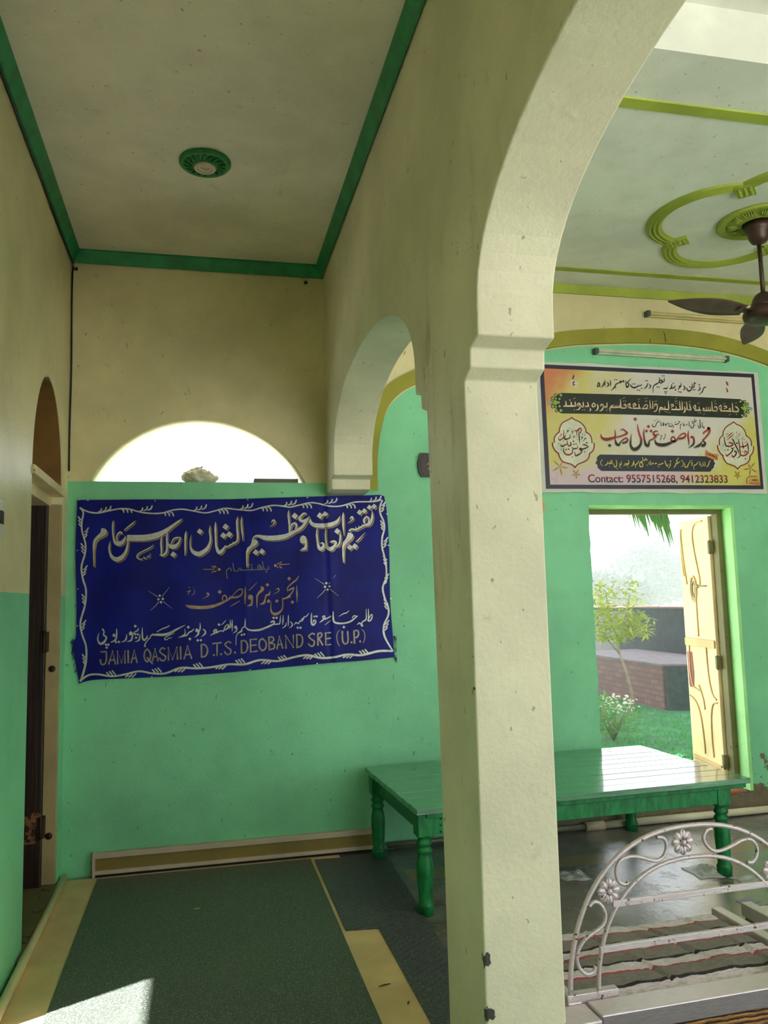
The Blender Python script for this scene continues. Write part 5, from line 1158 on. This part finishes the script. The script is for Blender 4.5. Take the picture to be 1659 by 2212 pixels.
YEL = '''l 5 122 138 100 165 98 190 124 217;s 148 212 4 175 201 10 186 180 9 215 191 10 226 175 9 214 164 8;s 228 143 4 231 192 9;s 243 138 4 246 197 8;d 190 163 11;d 210 225 11;s 270 188 4 272 226 10 296 226 10 306 190 9 297 143 7;d 300 250 11;d 313 256 11;s 338 190 11 352 205 10 333 227 5;s 362 158 4 361 201 9;d 344 238 11;d 357 240 11
s 388 217 4 411 205 10 413 178 5;s 424 201 10 441 185 10 434 222 6;s 456 148 5 456 190 10 438 202 8;s 488 222 4 511 205 9 513 173 5;s 520 148 4 526 201 9;s 540 198 9 546 242 5;s 545 200 9 566 188 9 587 153 5;d 450 236 11;d 452 148 11;s 600 168 4 600 221 10 631 226 10 636 190 8 609 169 9 636 159 8;s 631 108 4 641 151 9;s 648 152 9 681 130 10 692 151 8;d 668 118 11
s 688 207 8 702 211 6;s 715 163 4 721 201 9;s 735 148 4 741 206 9;s 741 202 8 776 180 11;s 788 192 10 817 184 10;s 833 196 10 851 201 9 881 190 10 903 178 5;d 830 226 11;d 843 228 11;d 804 178 10;s 918 148 8 931 190 10 945 216 10 967 200 8;s 963 252 4 986 215 9 991 178 5;d 955 228 11;s 983 148 8 1002 165 9;s 1033 242 4 1056 210 9 1061 178 5;s 1097 113 5 1070 151 9 1086 181 10 1066 190 8;s 1098 177 10 1117 158 5
l 5 1133 143 1156 175 1151 210 1133 227;s 1175 178 4 1175 226 10 1206 231 10 1216 200 9;s 1222 202 9 1241 148 4;s 1253 170 10 1271 190 10 1260 217 8;d 1256 150 10;d 1271 150 10;s 1290 267 4 1292 215 8 1311 205 10 1331 190 9 1346 163 5;s 1365 158 4 1369 217 9;s 1383 232 4 1401 210 9;s 1405 168 4 1411 217 9;s 1430 163 4 1433 222 9;d 1381 195 10;s 1448 232 4 1471 216 10 1481 190 9 1491 165 10 1502 148 8'''
paint('panel_lettering', shapes(YEL, 1280, 970, 5.925, .6), on_print(.0040), M_yl, pb, 'yellow lettering on the dark blue panel')
paint('ribbon_tag', shapes('p 1442 8 1485 40 1530 60 1606 70 1596 146 1540 138 1480 112 1430 85', 1280, 970, 5.925), on_print(.0040), plain('print_orange', srgb(206, 128, 68), .5), pb)
paint('tag_lettering', shapes('s 1452 68 7 1465 62 9 1478 76 9 1500 80 9 1520 88 9 1545 98 9 1560 108 9;s 1500 52 4 1502 82 9;s 1530 72 8 1542 92 9;s 1562 86 4 1556 108 9;s 1570 100 6 1582 112 9 1572 122 7;d 1574 128 9;d 1520 66 9;d 1448 52 7', 1280, 970, 5.925), on_print(.0046), M_pk, pb)
def txt(body, x0, y0, x1, y1, lift, mat, name, bold=.0):   # printed latin text fitted between two picture points on its base line
    cu = bpy.data.curves.new(name, 'FONT'); cu.body = body; cu.offset = bold
    tmp = bpy.data.objects.new(name, cu); COL.objects.link(tmp); dg = bpy.context.evaluated_depsgraph_get(); me = bpy.data.meshes.new_from_object(tmp.evaluated_get(dg))
    COL.objects.unlink(tmp); bpy.data.objects.remove(tmp); bpy.data.curves.remove(cu)
    xs = [v.co.x for v in me.vertices]; lo, hi = min(xs), max(xs); f = on_print(lift)
    A, B = f(x0, y0), f(x1, y1); s_ = (B-A).length/(hi-lo); d_ = (B-A).normalized()
    for v in me.vertices:
        p = A+d_*((v.co.x-lo)*s_)+Vector((0, 0, v.co.y*s_*1.02)); p.y = f(x0, y0).y if False else p.y; v.co = p
    me.materials.clear(); o = link(name, me, mat, pb); return o
N = NT('print_crimson_to_black'); x, y, z = N.xyz(); zc = pix(1, YB2, 1420, 1034).z
N.color(N.mix(N.ramp(z, zc-.024, zc+.024), srgb(30, 14, 20), srgb(156, 24, 62))); N.rough(.45)
txt('Contact: 9557515268, 9412323833', 1270, 1042, 1571, 1043, .0046, N.m, 'contact_lettering', .012)
MED1 = ['l 33 165 912 160 800 205 695 312 598', 'l 33 312 598 322 480 400 335 540 255 622 215 688 170', 'l 33 688 170 760 232 900 292 1012 382 1092 500 1106 602', 'l 33 1106 602 1222 682 1272 800 1285 925',
        'l 38 105 930 130 1060 200 1172 290 1240', 'l 38 290 1240 310 1332 400 1472 540 1532 680 1572 780 1660', 'l 38 780 1660 860 1572 1000 1512 1132 1442 1197 1340 1210 1250', 'l 38 1210 1250 1302 1170 1346 1060 1350 940']
FILL1 = 'p 165 912 160 800 205 695 312 598 322 480 400 335 540 255 622 215 688 170 760 232 900 292 1012 382 1092 500 1106 602 1222 682 1272 800 1300 930 1350 940 1346 1060 1302 1170 1210 1250 1197 1340 1132 1442 1000 1512 860 1572 780 1660 680 1572 540 1532 400 1472 310 1332 290 1240 200 1172 130 1060 105 930'
CAL1 = '''s 988 992 16 1060 984 42 1175 1040 26 1100 1082 42 1010 1112 42 930 1098 60 942 1162 40;d 1130 925 66;s 990 1130 36 960 1222 44 860 1290 50 790 1302 42 764 1180 12;s 850 1000 14 846 1090 32 790 1092 38 740 1112 38 680 1048 18;s 700 1112 24 702 1170 32 690 1232 42 600 1282 54 500 1262 48 438 1170 32 430 1060 10
d 735 880 60;d 740 972 58;d 805 960 58;d 510 1130 64;d 585 1118 64;s 918 962 6 905 800 34 890 556 22;s 760 548 18 830 570 48 930 490 42 966 540 30 930 642 36;s 828 600 34 834 740 6;s 640 900 26 657 980 42 600 1022 44 560 970 34 545 860 20;s 545 950 30 480 992 40 380 1030 44 348 960 10
s 435 536 14 442 720 34 420 780 34 330 842 44 288 800 22 322 700 6;s 632 680 14 622 770 34 540 812 50 460 802 44 512 680 14;s 536 572 20 582 560 28 496 655 6;s 340 652 16 374 680 22 330 770 6;s 956 772 16 1004 750 24 956 848 6;s 1056 802 22 1102 790 24 1000 886 6;s 714 742 16 764 730 24 708 806 6
s 676 572 22 700 600 24 690 692 6;d 742 590 40;d 700 1350 46;d 1066 1198 44;s 616 470 6 622 516 18;s 704 500 6 708 552 18;s 1000 640 10 996 690 20;s 1066 650 8 1062 720 14;s 850 800 6 842 850 20;s 424 850 6 430 892 20;s 290 920 8 298 980 18;s 370 1090 6 366 1152 20;s 1140 1120 12 1146 1164 10'''
MED2 = ['l 30 180 850 180 700 220 620 286 560', 'l 30 286 560 292 470 340 362 420 282 520 222 600 162', 'l 30 600 162 690 232 800 282 880 352 950 460 976 572', 'l 30 976 572 1062 632 1122 722 1140 872',
        'l 34 120 870 150 1000 210 1102 286 1160', 'l 34 286 1160 310 1262 400 1392 520 1442 640 1492 725 1570', 'l 34 725 1570 800 1482 930 1432 1030 1372 1086 1270 1092 1180', 'l 34 1092 1180 1162 1100 1196 1000 1200 900']
FILL2 = 'p 180 850 180 700 220 620 286 560 292 470 340 362 420 282 520 222 600 162 690 232 800 282 880 352 950 460 976 572 1062 632 1122 722 1150 880 1200 900 1196 1000 1162 1100 1092 1180 1086 1270 1030 1372 930 1432 800 1482 725 1570 640 1492 520 1442 400 1392 310 1262 286 1160 210 1102 150 1000 120 870'
CAL2K = '''s 318 606 22 340 760 36 380 882 36 452 872 42;s 566 664 26 640 820 38 730 1000 36 772 1142 8;s 556 668 30 616 722 10;s 745 666 14 772 850 36 800 1100 32 780 1200 36 690 1252 6;s 1008 786 30 1042 960 32 1057 1132 6;s 860 738 14 880 880 32 900 962 36;s 800 902 38 890 900 40 962 880 42 990 838 14;s 530 946 40 582 968 38 540 1062 38 450 1142 44 390 1180 42 368 1100 12;s 622 1040 54 682 1060 38 660 1152 44 580 1210 46 548 1130 12;d 700 800 64;d 432 1000 54;d 400 532 34;d 430 514 34;s 880 706 8 910 682 16 934 700 8;s 850 1050 6 880 1046 14 870 1090 6'''
CAL2R = '''s 446 786 26 520 790 44 584 840 38 500 890 48 436 902 28;s 938 1016 18 1014 1080 44 960 1152 46 860 1172 42 806 1130 28;s 940 1030 24 932 1112 32;s 398 634 8 500 532 28 604 456 6;s 408 704 8 520 602 28 634 498 6;s 648 624 8 784 494 14;s 676 676 8 806 526 14;s 818 706 6 894 614 14;s 918 796 6 994 738 16;d 950 1265 54;d 620 930 42;s 684 440 5 690 500 22;s 300 800 6 286 900 16;s 340 970 8 344 1040 16;s 480 1180 6 484 1230 22;s 636 1250 6 636 1296 22'''
M_mar = plain('print_maroon', srgb(134, 22, 24), .45)
for F_, O_, q in ((FILL1, MED1, (1185, 890, 13.83)), (FILL2, MED2, (1540, 900, 13.83))):
    mg = paint('medallion', shapes(F_, *q), on_print(.0030), M_pal, pb); paint('medallion_outline', shapes('\n'.join(O_), *q), on_print(.0040), M_mar, mg)
N = NT('print_medallion_ink'); N.color(N.mix(N.ramp(N.noise(16, 2), .48, .54), srgb(28, 18, 18), srgb(150, 24, 28))); N.rough(.45)
paint('medallion_lettering', shapes(CAL1, 1185, 890, 13.83), on_print(.0044), N.m, pb); paint('medallion_lettering', shapes(CAL2K, 1540, 900, 13.83), on_print(.0044), N.m, pb); paint('medallion_lettering', shapes(CAL2R, 1540, 900, 13.83), on_print(.0044), M_red, pb)
def star(cx, cy, tips): return '\n'.join(f's {cx} {cy} 8 {cx+(a-cx)*.35} {cy+(c-cy)*.35} 46 {cx+(a-cx)*.62} {cy+(c-cy)*.62} 44 {a} {c} 3' for a, c in tips)
F1 = star(330, 1635, ((130, 1440), (400, 1490), (595, 1685), (395, 1930), (100, 1775)))+'\n'+star(810, 1860, ((715, 1720), (885, 1720), (960, 1890), (830, 2010), (680, 1900)))+'\nl 7 280 1780 220 1950 250 2150;l 8 50 1990 150 2010 230 2120;l 6 780 1940 740 2040 640 2085 540 2030'
F2 = star(1100, 1550, ((1040, 1400), (1245, 1370), (1320, 1680), (1080, 1790), (890, 1590)))+'\n'+star(715, 1750, ((640, 1620), (785, 1630), (830, 1790), (725, 1880), (610, 1780)))
paint('flower_print', shapes(F1, 1185, 890, 13.83), on_print(.0026), M_gp, pb); paint('flower_print', shapes(F2, 1540, 900, 13.83), on_print(.0026), M_gp, pb)
paint('blossom_print', shapes('s 480 375 8 560 350 40 615 370 8;s 520 380 8 570 400 34 600 420 6;s 500 340 8 530 330 30 560 350 8', 1150, 770, 6.144)+shapes('s 1035 440 8 1060 420 34 1090 450 8;s 1090 500 8 1130 490 26 1160 470 6;s 1040 510 6 1070 500 30 1090 520 6', 1400, 770, 6.405), on_print(.0026), plain('print_petal_white', srgb(216, 206, 206), .5), pb)
paint('blossom_print', shapes('s 548 240 6 540 275 26 530 310 8;s 535 340 6 545 380 24 560 385 8', 1150, 770, 6.144)+shapes('s 1072 345 8 1090 380 30 1098 410 6;s 1075 430 6 1090 480 26 1085 500 6', 1400, 770, 6.405), on_print(.0030), plain('print_petal_red', srgb(130, 50, 66), .5), pb)
ORL = 'c 215 62 26;c 140 62 20;c 95 110 24;c 140 115 20;c 195 120 22;c 215 295 26;c 150 300 20;c 95 235 24;c 140 240 20;c 195 230 22;d 135 175 100;d 75 175 60;c 180 175 26'
ORR = 'c 1390 160 22;c 1450 160 20;c 1490 200 22;c 1440 210 20;c 1410 250 20;c 1415 370 22;c 1470 375 18;c 1500 320 22;c 1450 320 20;d 1455 265 100;d 1510 265 56'
M_sky = plain('print_skyblue', srgb(140, 166, 170), .5)
for t_, tip, q in ((ORL, 'd 45 175 66', (1180, 845, 7)), (ORR, 'd 1545 270 66', (1400, 845, 7))):
    po = paint('panel_ornament', shapes(t_, *q, 5), on_print(.0034), M_pk, pb); paint('ornament_inlay', shapes(t_, *q, -5), on_print(.0040), M_lg, po); paint('ornament_tip', shapes(tip, *q), on_print(.0044), M_sky, po)
paint('printer_mark', shapes('l 22 1010 1990 990 1900 1040 1810 1150 1785 1290 1800;L 12 1060 1830 1160 1830 1060 1920 1150 1920;l 12 1260 1920 1270 1880 1290 1915 1310 1880 1350 1915;L 8 1260 1945 1375 1955', 1540, 900, 13.83), on_print(.0040), plain('print_brown', srgb(120, 50, 30), .5), pb)
paint('printer_mark', shapes('c 1185 1895 30;c 1235 1895 30', 1540, 900, 13.83), on_print(.0040), M_red, pb); paint('printer_mark', shapes('c 1185 1895 10;c 1235 1895 10', 1540, 900, 13.83), on_print(.0046), M_pal, pb)
txt('# 8997578576', 1617, 1045.5, 1640, 1047, .0046, M_pk, 'printer_lettering', .0)

on_band = lambda x, y: (lambda p: Vector((p.x, D-.0228, p.z)))(pix(1, D-.0228, x, y))
tb1 = bpy.data.objects['trim_1']
paint('crack', shapes('s 1433 716 1 1436.5 726 1.6 1437 741 1;s 1436 733 1.2 1441.5 737 1', 0, 0, 1), on_band, M_blk, tb1); paint('crack', shapes('s 1404 731 1 1404.6 741 1.5', 0, 0, 1), on_band, M_blk, tb1)
